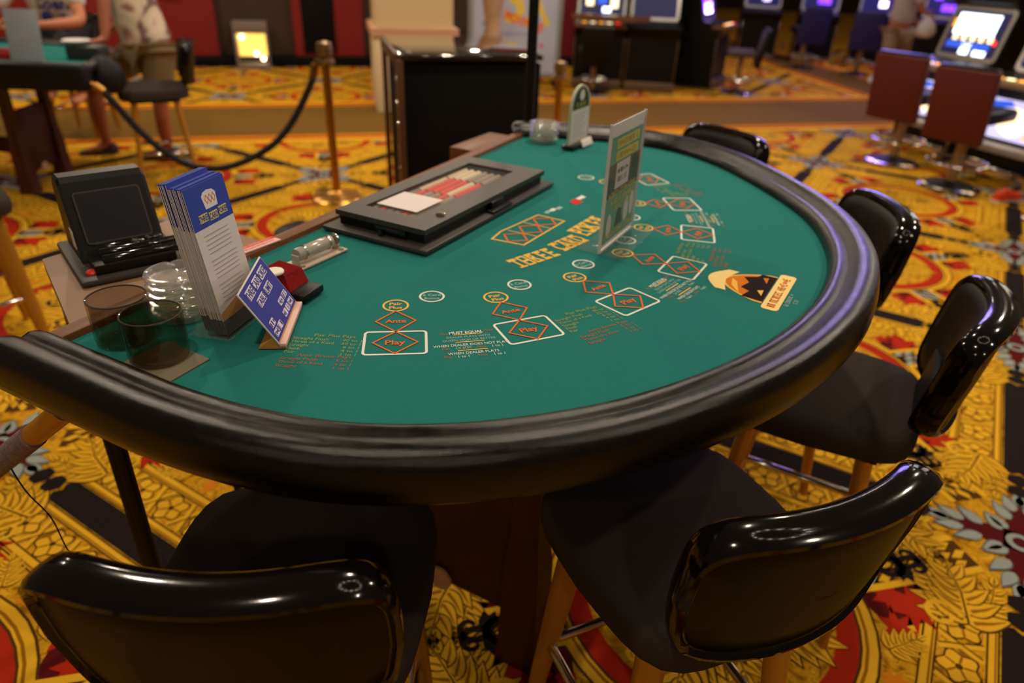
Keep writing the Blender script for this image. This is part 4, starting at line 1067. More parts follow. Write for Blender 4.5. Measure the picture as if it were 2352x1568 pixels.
# bring the rope's points onto the vertical plane through its ends
n_ = Vector((-(B_ - A_).y, (B_ - A_).x, 0)).normalized(); o_ = Vector((0, 0, CAMH)); rp_ = []
for (px, py) in ((722, 172), (700, 225), (668, 285), (630, 330), (580, 362), (530, 382), (478, 388), (425, 376), (370, 343), (320, 300), (270, 245), (232, 205)):
    d = ray(px, py); t_ = (A_ - o_).dot(n_) / d.dot(n_); rp_.append(o_ + d * t_)
RP = thing('barrier_rope', 'black velvet rope with brass ends sagging from the rope post to the far table', 'rope', (A_.x, A_.y, 0))
sh_ = Vector((A_.x, A_.y, 0))
b = MB(); b.tube([p - sh_ for p in spline(rp_, 4)], .021, 12); b.build('rope', mat('rope_black', rgb(20, 17, 17), .85, bump=.4, bscale=300), RP)
for p0, p1 in ((A_, rp_[0] + (rp_[1] - rp_[0]) * .15), (B_, rp_[-1] + (rp_[-2] - rp_[-1]) * .15)):
    b = MB(); b.tube([p0 - sh_, p0.lerp(p1, .25) - sh_, p0.lerp(p1, .3) - sh_, p1 - sh_], [.009, .010, .024, .025], 12); b.build('rope_end', M_BRASS, RP)
# ---- blue and white poster board
pc = Vector((-.13, 9.25)); PBA = math.radians(6)
PB = thing('poster_board', 'tall pale blue poster board with 3X POINTS lettering behind the podium', 'poster', (pc.x, pc.y, 0), PBA)
b = MB(); b.box((0, 0, 1.02), (1.06, .05, 1.80), .006, 0)
Fp = Matrix.Translation((pc.x, pc.y, 0)) @ Matrix.Rotation(PBA, 4, 'Z') @ Matrix(((1, 0, 0, 0), (0, 0, -1, -.0262), (0, 1, 0, 0), (0, 0, 0, 1)))
Fl = Matrix(((1, 0, 0, 0), (0, 0, -1, -.0262), (0, 1, 0, 0), (0, 0, 0, 1)))
b.poly([(-.51, .16), (.51, .16), (.51, 1.88), (-.51, 1.88)], 0, 1, Fl)
def pt(px, py): return onplane(px, py, Fp)
x3, y3 = pt(1183, -4); xx, yx = pt(1236, 4); xs_, ys_ = pt(1200, 80); xr, yr = pt(1243, 105); xk, yk = pt(1118, 54); xl, yl = pt(1178, 78)
b.text('3', .50, (x3, y3), .0006, 2, Fl, bold=.03, sx=.85); b.text('X', .50, (xx, yx), .0006, 2, Fl, bold=.02, sx=.62)
for k, ch in enumerate('POINTS'):
    q = pt(1166 + 15.0 * k, 36 + 5.6 * k); b.text(ch, .10, q, .0007, 3, Fl, rot=-.28, bold=.06)
b.glyphs((xl, yl), .36, .032, .0006, 4, Fl, 41)
b.poly([(xk - .06, yk - .02), (xk + .05, yk - .02), (xk + .06, yk + .02), (xk - .04, yk + .03)], .0006, 5, Fl)
b.disc((xr, yr), .035, .0006, 6, Fl, 5)
b.poly([(-.42 + .8 * k / 10, .22 + .14 * math.sin(PI * k / 10)) for k in range(11)], .0006, 7, Fl)
b.build('board', [mat('board_edge', rgb(150, 155, 160), .4), mat('poster_blue', rgb(158, 166, 196), .6, vscale=2, col2=rgb(190, 196, 214)), mat('poster_yellow', rgb(226, 196, 70), .6), mat('poster_orange', rgb(226, 112, 40), .6), mat('poster_text', rgb(90, 92, 110), .6), mat('poster_mark', rgb(110, 114, 140), .6), mat('poster_pink', rgb(190, 120, 160), .6), mat('poster_tan', rgb(160, 122, 104), .6)], PB)
b = MB(); b.tube([(.55, -.03, .05), (.55, -.03, 1.92)], .022, 12); b.tube([(-.55, -.03, .05), (-.55, -.03, 1.92)], .022, 12); b.build('side_tube', mat('dull_silver', rgb(165, 172, 165), .35, metal=.6), PB)
for sx in (-.55, .55):
    b = MB(); b.box((sx, -.03, .03), (.10, .42, .06), .01); b.build('foot', M_BLKMET, PB)

# ---- slot machines and their chairs
E_ = lambda n, c, s: mat(n, c, .4, emit=c, estr=s)
M_EW = E_('lit_white', rgb(225, 240, 255), 3.0); M_EB = E_('lit_blue', rgb(40, 80, 200), 1.2); M_EO = E_('lit_orange', rgb(255, 165, 30), 1.6); M_EC = E_('lit_cream', rgb(255, 232, 180), 1.8)
M_EP = E_('lit_purple', rgb(130, 60, 255), 3.0); M_EPW = E_('lit_violet_white', rgb(235, 215, 255), 7); M_ER = E_('lit_red', rgb(230, 40, 30), 2.0); M_EG = E_('lit_green', rgb(150, 200, 40), 1.0); M_ELAV = E_('lit_lavender', rgb(205, 205, 250), .9); M_EN = E_('lit_navy', rgb(20, 28, 90), .18)
M_CABB = mat('cabinet_black', rgb(13, 11, 10), .4, spec=.25); M_CABT = mat('cabinet_tan', rgb(150, 122, 92), .4, metal=.3); M_CWOOD = mat('counter_wood', rgb(110, 70, 44), .35, var=.3, vscale=12)
def slot_machine(label, group, belly, deck, screen, loc, rz, wood=False, glow=1):
    t = thing('slot_machine', label, 'slot machine', loc, rz, group)
    w = .62
    b = MB(); prof = [(-.28, 0), (-.28, .62), (-.34, .70), (-.34, .76), (-.06, .80), (.04, 1.22), (-.04, 1.26), (-.04, 1.80), (.30, 1.80), (.30, 0)]
    n = len(prof); vs = [(-w / 2, y, z) for y, z in prof] + [(w / 2, y, z) for y, z in prof]
    b.add(vs, [tuple(range(n)), tuple(reversed(range(n, 2 * n)))] + [(i, n + i, n + (i + 1) % n, (i + 1) % n) for i in range(n)], 0); b.build('cabinet', M_CABB, t)
    b = MB(); b.box((0, -.29, .735), (w + .02, .20, .055), .02); b.build('button_deck', deck, t)
    for k in range(5 if deck is not M_CABB else 0):
        b = MB(); b.box((-.2 + .1 * k, -.33, .766), (.06, .035, .014), .004); b.build('button', (M_EO, M_EC, M_EO, M_EC, M_ER)[k], t)
    # main screen in a bright surround
    S_ = frame((0, -.012, 1.01), (1, 0, 0), (0, .10, .42)) @ Matrix.Translation((0, 0, .004))
    b = MB(); b.stroke(rrect(.56, .40, .03), .035, .002, 0, S_, True); b.build('screen_surround', mat('surround', rgb(170, 168, 165), .25, metal=.7), t)
    b = MB(); b.poly([(-.265, -.19), (.265, -.19), (.265, .19), (-.265, .19)], 0, 0, S_)
    for (x, y, ww, hh, mi) in screen: b.poly([(x - ww / 2, y - hh / 2), (x + ww / 2, y - hh / 2), (x + ww / 2, y + hh / 2), (x - ww / 2, y + hh / 2)], .0015, mi, S_)
    b.build('screen', [M_EN, M_EW, M_EO, M_EB, M_EC, M_EP, M_EPW, M_ER], t)
    S2 = frame((0, -.0415, 1.52), (1, 0, 0), (0, 0, 1))
    b = MB(); b.poly([(-.27, -.20), (.27, -.20), (.27, .20), (-.27, .20)], 0, 0, S2); b.poly([(-.24, -.15), (.24, -.15), (.24, .15), (-.24, .15)], .001, belly[1], S2); b.build('top_glass', [M_EN, M_EW, M_EO, M_EB, M_EC, M_EP, M_EPW, M_ER], t)
    S3 = frame((0, -.281, .475), (1, 0, 0), (0, 0, 1)) @ Matrix.Diagonal((1, .72, 1, 1))
    if belly[0] is not None and belly[0][0] == 9:
        b = MB(); b.box((0, -.36, .27), (.60, .17, .05), .012); b.build('ledge', mat('ledge_grey', rgb(165, 158, 150), .45), t)
    if belly[0] is not None:
        b = MB(); b.poly(rrect(.52, .42, .03), 0, 8 if belly[0][0] == 9 else belly[0][0], S3); b.poly([(-.2 + .13 * math.cos(a * PI / 6) + .2, -.02 + .15 * math.sin(a * PI / 6)) for a in range(12)], .001, belly[0][1], S3)
        b.poly([(-.24, .08), (-.02, .14), (-.06, .19), (-.24, .16)], .0012, 3, S3); b.poly([(.12, -.18), (.24, -.14), (.22, .04), (.14, 0)], .0012, 2, S3); b.build('belly_glass', [M_EN, M_EW, M_EO, M_EB, M_EC, M_EP, M_EPW, M_ER, M_ELAV], t)
    b = MB(); b.box((0, -.315, .06), (w, .06, .12), .01)
    for sx in (-1, 1): b.box((sx * (w / 2 - .008), -.288, .36), (.012, .014, .48), .003)
    b.build('trim', M_CHROME if not wood else mat('dull_trim', rgb(110, 90, 70), .4, metal=.6), t)
    return t
reels = [(-.02, .07, .40, .17, 1)] + [(-.17 + .085 * k, -.04, .05, .05, 4) for k in range(5)] + [(-.02, -.10, .42, .05, 3), (-.03, -.13, .09, .09, 1), (.12, -.155, .12, .045, 1), (-.23, .07, .04, .07, 2), (.22, -.06, .03, .04, 7)]
GR = 'slot machines in the lit row at the right'
fr_ = math.atan2(-.37, -.93) + PI / 2
slot_machine('slot machine with bright white screen, farthest of the lit row at the right', GR, ((9, 4), 4), M_CABT, reels, (3.92, 6.68, 0), fr_)
slot_machine('slot machine with big orange lit belly glass, second of the lit row at the right', GR, ((9, 4), 1), M_CABT, reels, (4.10, 5.78, 0), fr_)
slot_machine('slot machine cut by the right picture edge, nearest of the lit row', GR, ((9, 4), 4), M_CABT, reels, (4.32, 4.90, 0), fr_)
GI = 'dark slot machines of the island with a wooden counter'
d_scr = [(-.15, .02, .09, .20, 4), (0, .05, .12, .22, 3), (.15, 0, .09, .20, 4), (.06, -.12, .10, .06, 1)]
p_scr = [(-.02, .02, .40, .28, 5), (0, -.08, .34, .12, 6), (.1, .08, .12, .1, 6)]
slot_machine('dark slot machine with a wooden counter, left one facing the viewer in the island', GI, (None, 3), M_CWOOD, d_scr, (.93, 9.55, 0), math.radians(-4), True)
slot_machine('dark slot machine with a wooden counter, right one facing the viewer in the island', GI, (None, 0), M_CABB, [(-.1, .0, .10, .16, 0)], (1.58, 9.50, 0), math.radians(-4), True)
slot_machine('dark slot machine with violet screen on the right flank of the island', GI, (None, 5), M_CWOOD, p_scr, (2.32, 10.02, 0), math.radians(62), True)
b = MB(); b.prism([(-.98, .0)] + [(-.98 + 1.0 * k / 12 * 1.3, -.10 - .17 * math.sin(PI * k / 12)) for k in range(13)] + [(.32, 0)], .80, .86); o = b.build('curved_counter', M_CWOOD); o.location = (1.26, 9.26, 0); o.scale = (.72, 1, 1); o.rotation_euler = (0, 0, math.radians(-4))
tag(o, 'curved wooden counter in front of the dark slot machine island', 'counter')
GP = 'violet lit slot machines far at the back'
for k, (x, y, a) in enumerate(((4.0, 13.2, -10), (4.9, 13.0, -15), (5.75, 12.7, -20), (6.6, 12.3, -30), (7.4, 11.6, -40), (3.2, 14.6, 0), (8.1, 10.6, -60), (7.6, 9.3, -80))):
    nm = ('first', 'second', 'third', 'fourth', 'fifth', 'hindmost', 'sixth', 'seventh')[k]
    slot_machine(f'violet lit slot machine far at the back, {nm} from the dark island', GP, (None, 0), M_CABB, [(-.02, .02, .40, .26, 0), (.05, -.06, .2 if k % 2 else .12, .10, 6 if k % 2 == 0 else 5), (-.12, .08, .12, .06, 5)], (x, y, 0), math.radians(a))
M_SRED = mat('stool_red', rgb(80, 14, 11), .55, var=.1, vscale=12); M_COLT = mat('tan_column', rgb(150, 118, 80), .4, metal=.4)
def slot_stool(mback, mseat, mcol):
    t = thing('slot_chair', '', 'chair')
    b = MB(); b.lathe([(0, 0), (.22, 0), (.225, .010), (.20, .022), (.06, .045), (.04, .06), (0, .06)], 36); b.build('base', M_BLKMET, t)
    b = MB(); b.lathe([(.205, .026), (.228, .014), (.228, .006)], 36); b.build('base_rim', M_CHROME, t)
    b = MB(); b.tube([(0, 0, .05), (0, 0, .52)], .038, 16); b.build('column', mcol, t)
    b = MB(); b.tube([(.21 * math.cos(2 * PI * i / 28), .21 * math.sin(2 * PI * i / 28), .20) for i in range(28)], .012, 8, closed=True)
    for k in range(3): b.tube([(0, 0, .20), (.21 * math.cos(k * 2.094), .21 * math.sin(k * 2.094), .20)], .008, 8)
    b.build('foot_ring', M_CHROME, t)
    b = MB(); b.box((0, .02, .565), (.42, .42, .09), .03, seg=3); b.build('seat', mseat, t)
    b = MB(); Mb = Matrix.Translation((0, -.235, .45)) @ Matrix.Rotation(math.radians(9), 4, 'X'); b.box((0, 0, .19), (.43, .065, .52), .02, 0, Mb, 3); b.build('backrest', mback, t)
    b = MB(); b.box((0, .034, .20), (.37, .02, .44), .008, 0, Mb); b.box((0, 0, .452), (.40, .05, .02), .006, 0, Mb); b.build('back_pad', mseat, t)
    return t
RS = slot_stool(M_SRED, M_CABB, M_COLT)
GS = 'red backed chairs at the lit slot machines'
fa_ = math.atan2(.42, .90) - PI / 2 + .18
RS.location = (3.24, 6.14, 0); RS.rotation_euler = (0, 0, fa_); tag(RS, 'red backed slot chair farthest along the lit row, in front of the standing person', group=GS)
dup(RS, (3.36, 5.42, 0), fa_, 'red backed slot chair second along the lit row, wholly in view', GS)
dup(RS, (3.70, 4.62, 0), fa_, 'red backed slot chair cut by the right picture edge', GS)
BS = slot_stool(M_CABB, mat('seat_greybrown', rgb(70, 58, 52), .6), M_COLT); BS.location = (.84, 8.98, 0); BS.rotation_euler = (0, 0, 0)
tag(BS, 'dark slot chair in shadow in front of the island with the wooden counter', group='dark slot chairs at the island'); BS.scale = (.85, .85, .85)
dup(BS, (2.72, 9.42, 0), math.radians(80), 'dark slot chair with blue tinted back at the right flank of the island', 'dark slot chairs at the island')
BS2 = slot_stool(mat('chair_blue', rgb(38, 36, 92), .5), M_CABB, M_COLT); BS2.location = (4.45, 12.1, 0); tag(BS2, 'blue backed slot chair on a tan column, first of the far violet row', group='blue slot chairs far at the back')
for x, y, a, nm in ((5.15, 11.6, -20, 'second'), (6.6, 10.9, -30, 'third')): dup(BS2, (x, y, 0), math.radians(a), f'blue backed slot chair on a tan column, {nm} of the far violet row')
# ---- orange shoe
sp3 = P(2308, 462); SHO = thing('orange_shoe', 'bright orange shoe with white sole on the carpet at the right edge', 'shoe', (sp3.x, sp3.y, 0), math.radians(22))
b = MB(); secs = [(-.12, .026, .05), (-.09, .036, .075), (-.04, .036, .085), (.02, .040, .068), (.08, .044, .050), (.12, .036, .040), (.145, .016, .03)]
vs, fs = [], []; n = 16
for x, w, h in secs:
    for i in range(n):
        a = 2 * PI * i / n; vs.append((x, w * math.cos(a), .018 + max(-.2, math.sin(a)) * h if math.sin(a) > 0 else .018))
for j in range(len(secs) - 1):
    for i in range(n): fs.append((j * n + i, (j + 1) * n + i, (j + 1) * n + (i + 1) % n, j * n + (i + 1) % n))
fs += [tuple(range(n)), tuple(reversed(range((len(secs) - 1) * n, len(secs) * n)))]
b.add(vs, fs, 0, True); b.build('upper', mat('shoe_orange', rgb(235, 70, 28), .5), SHO)
b = MB(); b.prism([(-.125, -.03), (-.125, .03), (-.04, .038), (.08, .046), (.13, .034), (.15, 0), (.13, -.034), (.08, -.046), (-.04, -.038)], 0, .02); b.build('sole', M_WHITE, SHO)

# ---- far card table, things on it and stools beside it
tc = P(205, 158, .80)
T2 = dup(T, (0, 0, 0), PI + math.radians(4), 'far card table with black padded rail at the upper left', None, (1, 1, .83))
rz2 = PI + math.radians(4); R2 = Matrix.Rotation(rz2, 4, 'Z'); q = R2 @ Vector((-.90, .74, 0)); T2.location = (tc.x - q.x, tc.y - q.y, 0)
def L2(s, t, z): v = R2 @ Vector((s, -t, 0)); return (T2.location.x + v.x, T2.location.y + v.y, z)
ff = MB(); ff.prism(fpoly, ZF - .02, ZF); pm = ff.build('felt_plain', M_FELT); 
for c in C.objects:
    if c.parent is T2 and c.name.startswith('felt_top'): c.data = pm.data; c['label'] = 'plain green felt'
bpy.data.objects.remove(pm)
Z2F = ZF * .83
PLC = thing('placard', 'grey upright placard on the far card table in front of the person in white', 'sign', L2(-.50, -.62, Z2F), rz2 + PI)
b = MB(); b.box((0, 0, .15), (.19, .004, .29), .001, 0, Matrix.Rotation(math.radians(-10), 4, 'X')); b.poly([(-.02, .15), (.025, .15), (.02, .17), (-.015, .168)], 0, 1, Matrix.Rotation(math.radians(-10), 4, 'X') @ Matrix(((1, 0, 0, 0), (0, 0, -1, -.0023), (0, 1, 0, 0), (0, 0, 0, 1)))); b.build('panel', [mat('placard_grey', rgb(152, 160, 168), .4), M_PAPER2], PLC)
b = MB(); b.box((0, .01, .008), (.20, .08, .016), .003); b.build('foot', M_ACRYL, PLC)
RT2 = thing('red_tray', 'red chip tray on the far card table', 'tray', L2(-.18, -.40, Z2F), rz2)
b = MB(); b.box((0, 0, .02), (.34, .16, .04), .006); b.build('body', mat('tray_red', rgb(170, 22, 26), .4), RT2)
b = MB(); b.box((0, 0, .044), (.30, .12, .010), .003); b.build('lid', mat('tray_red2', rgb(120, 14, 18), .3), RT2)
BX2 = thing('dark_box', 'dark box on the far card table beside the leaning hand', 'box', L2(-.72, -.35, Z2F), rz2)
b = MB(); b.box((0, 0, .04), (.20, .15, .08), .012); b.build('case', mat('box_dkgreen', rgb(38, 42, 36), .5), BX2)
b = MB(); b.lathe([(0, .08), (.05, .08), (.08, .105), (.076, .11), (.045, .09), (0, .088)], 24); o = b.build('bowl', M_WHITE); o.location = L2(-.66, -.34, Z2F); tag(o, 'small white bowl resting on the dark box of the far card table', 'bowl')
fs1 = P(352, 210, .592)
GF = 'stools standing away from the table'
dup(stA, (fs1.x, fs1.y, 0), math.radians(117), 'black player stool with gold legs in front of the standing person', GF)


SB2 = thing('padded_box', 'long black padded box on the dealer side of the far card table', 'box', L2(-.70, -.80, .70), rz2)
b = MB(); b.box((.02, .02, .065), (.50, .10, .15), .028, seg=3); b.build('case', mat('pad_black', rgb(15, 13, 13), .5, spec=.3), SB2)
hb_ = RY0(240, 172, 4.42)
HB = thing('dark_pouch', 'dark rounded pouch hanging at the corner of the far card table, over the rope end', 'pouch', hb_, 0)
b = MB(); b.lathe([(0, -.11), (.07, -.10), (.105, -.05), (.11, .0), (.09, .06), (.05, .09), (.02, .11), (0, .115)], 24, wob=lambda a, j: 1 + .06 * math.cos(2 * a)); b.build('body', mat('pouch_dark', rgb(16, 16, 20), .6, spec=.3), HB)
b = MB(); b.tube([(.0, 0, .10), (-.03, .02, .14), (0, .0, .11)], .008, 8); b.build('loop', M_BLKMET, HB)
# ================================================================== people
def RY(px, py, y):
    d = ray(px, py); k = y / d.y; return Vector((d.x * k, y, CAMH + d.z * k))
M_SKIN = mat('skin', rgb(196, 128, 92), .55, spec=.3, var=.06, vscale=8); M_SKIN2 = mat('skin_ruddy', rgb(168, 100, 70), .55, spec=.3, var=.10, vscale=8)
M_HAIR = mat('hair_brown', rgb(62, 44, 32), .7); M_TEE = mat('white_cotton', rgb(225, 222, 218), .85); M_KHAKI = mat('khaki_cloth', rgb(126, 106, 66), .85, var=.08, vscale=30)
M_KHAKI2 = mat('khaki_pale', rgb(150, 132, 104), .85); M_GTEE = mat('grey_cotton', rgb(178, 166, 156), .85); M_EYE = mat('eye_dark', rgb(30, 22, 18), .3); M_SANDAL = mat('sandal_brown', rgb(58, 34, 26), .7); M_SHOEW = mat('shoe_white', rgb(222, 218, 220), .5)
def hawaiian():
    m = mat('floral_shirt', rgb(200, 180, 155), .85); nt = m.node_tree; bs = nt.nodes['Principled BSDF']
    tc = nt.nodes.new('ShaderNodeTexCoord'); v = nt.nodes.new('ShaderNodeTexVoronoi'); v.inputs['Scale'].default_value = 8.0
    nz = nt.nodes.new('ShaderNodeTexNoise'); nz.inputs['Scale'].default_value = 7; nz.inputs['Detail'].default_value = 2
    mx = nt.nodes.new('ShaderNodeMix'); mx.data_type = 'RGBA'; mx.inputs['Factor'].default_value = .12
    nt.links.new(tc.outputs['Object'], mx.inputs['A']); nt.links.new(tc.outputs['Object'], nz.inputs['Vector']); nt.links.new(nz.outputs['Color'], mx.inputs['B'])
    nt.links.new(mx.outputs['Result'], v.inputs['Vector'])
    cr = nt.nodes.new('ShaderNodeValToRGB'); el = cr.color_ramp.elements
    el[0].position = 0; el[0].color = rgb(70, 62, 50); el[1].position = .22; el[1].color = rgb(196, 150, 132)
    for p_, c_ in ((.34, rgb(222, 204, 172)), (.62, rgb(205, 186, 156)), (.72, rgb(118, 92, 84))): e = el.new(p_); e.color = c_
    nt.links.new(v.outputs['Distance'], cr.inputs['Fac']); nt.links.new(cr.outputs['Color'], bs.inputs['Base Color'])
    return m
M_FLORAL = hawaiian()
def skin_obj(name, pts, edges, mat_, parent, root=0, sub=2):
    names = list(pts); idx = {n: i for i, n in enumerate(names)}
    me = bpy.data.meshes.new(name); me.from_pydata([tuple(pts[n][0]) for n in names], [(idx[a], idx[b]) for a, b in edges], [])
    o = bpy.data.objects.new(name, me); C.objects.link(o); me.materials.append(mat_)
    md = o.modifiers.new('Skin', 'SKIN'); md.use_smooth_shade = True; md.branch_smoothing = .4
    sv = me.skin_vertices[0].data
    for n in names:
        r = pts[n][1]; sv[idx[n]].radius = r if isinstance(r, tuple) else (r, r)
        sv[idx[n]].use_root = (idx[n] == root)
    s = o.modifiers.new('Sub', 'SUBSURF'); s.levels = sub; s.render_levels = sub
    o.parent = parent
    return o
def hand(pts, edges, key, wrist, fwd, side, down, s=1.0, curl=.35):
    """palm and five fingers; side points to the thumb, down to the palm side"""
    fwd, side, down = Vector(fwd).normalized(), Vector(side).normalized(), Vector(down).normalized()
    W_ = Vector(pts[wrist][0])
    pts[key + 'p'] = (W_ + fwd * .045 * s, (.036 * s, .018 * s)); edges.append((wrist, key + 'p'))
    pts[key + 'k'] = (W_ + fwd * .085 * s, (.038 * s, .014 * s)); edges.append((key + 'p', key + 'k'))
    for i, (o_, L) in enumerate(((.030, .072), (.010, .080), (-.010, .075), (-.029, .060))):
        b0 = W_ + fwd * .098 * s + side * o_ * s
        m1 = b0 + fwd * L * .5 * s + side * o_ * .15 * s + down * L * .12 * s
        m2 = m1 + fwd * L * .48 * s * (1 - curl) + down * L * curl * s
        for nm, p_, r in (('a', b0, .0095), ('b', m1, .0085), ('c', m2, .0070)): pts[f'{key}{i}{nm}'] = (p_, r * s)
        edges += [(key + 'k', f'{key}{i}a'), (f'{key}{i}a', f'{key}{i}b'), (f'{key}{i}b', f'{key}{i}c')]
    t0 = W_ + fwd * .04 * s + side * .036 * s; t1 = t0 + (fwd * .6 + side * .75).normalized() * .034 * s; t2 = t1 + (fwd * .95 + side * .2 + down * .2).normalized() * .030 * s
    for nm, p_, r in (('a', t0, .012), ('b', t1, .0105), ('c', t2, .0085)): pts[f'{key}t{nm}'] = (p_, r * s)
    edges += [(key + 'p', f'{key}ta'), (f'{key}ta', f'{key}tb'), (f'{key}tb', f'{key}tc')]
def head(pts, edges, neck, c, face):
    c = Vector(c); f = Vector(face).normalized(); up = Vector((0, 0, 1)); sd = f.cross(up)
    pts['jaw'] = (c - up * .055 + f * .018, (.058, .066)); pts['head'] = (c + up * .01, (.076, .092)); pts['crown'] = (c + up * .085, (.062, .074))
    pts['nose0'] = (c - up * .010 + f * .085, .014); pts['nose'] = (c - up * .022 + f * .108, .012)
    pts['earl'] = (c + sd * .083 - f * .01, (.012, .020)); pts['earr'] = (c - sd * .083 - f * .01, (.012, .020))
    edges += [(neck, 'jaw'), ('jaw', 'head'), ('head', 'crown'), ('head', 'nose0'), ('nose0', 'nose'), ('head', 'earl'), ('head', 'earr')]
def face_bits(parent, c, face, hairmat):
    c = Vector(c); f = Vector(face).normalized(); up = Vector((0, 0, 1)); sd = f.cross(up)
    Mf = Matrix(((sd.x, f.x, 0, c.x), (sd.y, f.y, 0, c.y), (sd.z, f.z, 1, c.z), (0, 0, 0, 1)))
    b = MB()
    for s in (-1, 1): b.lathe([(0, -.011), (.009, -.006), (.011, 0), (.009, .006), (0, .011)], 12, M=Mf @ Matrix.Translation((s * .030, .080, .012)))
    b.build('eyes', M_EYE, parent)
    b = MB(); b.tube([Mf @ Vector((x, .089 - abs(x) * .25, -.052 + abs(x) * .1)) for x in (-.022, -.01, 0, .01, .022)], .0045, 8); b.build('mouth', mat('lip', rgb(150, 82, 70), .5), parent)
    b = MB(); n = 20; vs, fs = [], []
    for j in range(8):
        ph = PI / 2 * j / 7
        for i in range(n):
            a = 2 * PI * i / n; fr_ = math.sin(a)
            drop = -.06 if fr_ < .2 else .045
            z = .03 + .092 * math.sin(ph) + (drop if j == 0 else drop * (1 - j / 7) ** 2)
            vs.append(Mf @ Vector((.088 * math.cos(a) * math.cos(ph * .96), .104 * fr_ * math.cos(ph * .96) - .006, z)))
    for j in range(7):
        for i in range(n): fs.append((j * n + i, j * n + (i + 1) % n, (j + 1) * n + (i + 1) % n, (j + 1) * n + i))
    fs.append(tuple(7 * n + i for i in range(n))); fs.append(tuple(reversed(range(n)))); b.add(vs, fs, 0, True); b.build('hair', hairmat, parent)
def dress(name, pts, keys, edges, k, add, m, parent, extra=None):
    q = {}
    for n in keys:
        p_, r = pts[n]; r = r if isinstance(r, tuple) else (r, r); q[n] = (p_, (r[0] * k + add, r[1] * k + add))
    if extra: q.update(extra)
    e = [x for x in edges if x[0] in q and x[1] in q]
    return skin_obj(name, q, e, m, parent)
def foot_bits(parent, spots, m, L=.27, name='shoe'):
    for (x, y, a) in spots:
        b = MB(); R_ = Matrix.Translation((x, y, 0)) @ Matrix.Rotation(a, 4, 'Z')
        secs = [(-.09, .034, .06), (-.05, .044, .085), (.02, .046, .070), (.09, .048, .045), (.15, .040, .036), (.18, .018, .028)]
        vs, fs = [], []; n = 14
        for sx, w, h in secs:
            for i in range(n):
                an = 2 * PI * i / n; vs.append(R_ @ Vector((sx * L / .27, w * math.cos(an), max(.002, .004 + h * max(0, math.sin(an))))))
        for j in range(len(secs) - 1):
            for i in range(n): fs.append((j * n + i, j * n + (i + 1) % n, (j + 1) * n + (i + 1) % n, (j + 1) * n + i))
        fs += [tuple(reversed(range(n))), tuple(range((len(secs) - 1) * n, len(secs) * n))]
        b.add(vs, fs, 0, True); b.build(name, m, parent)
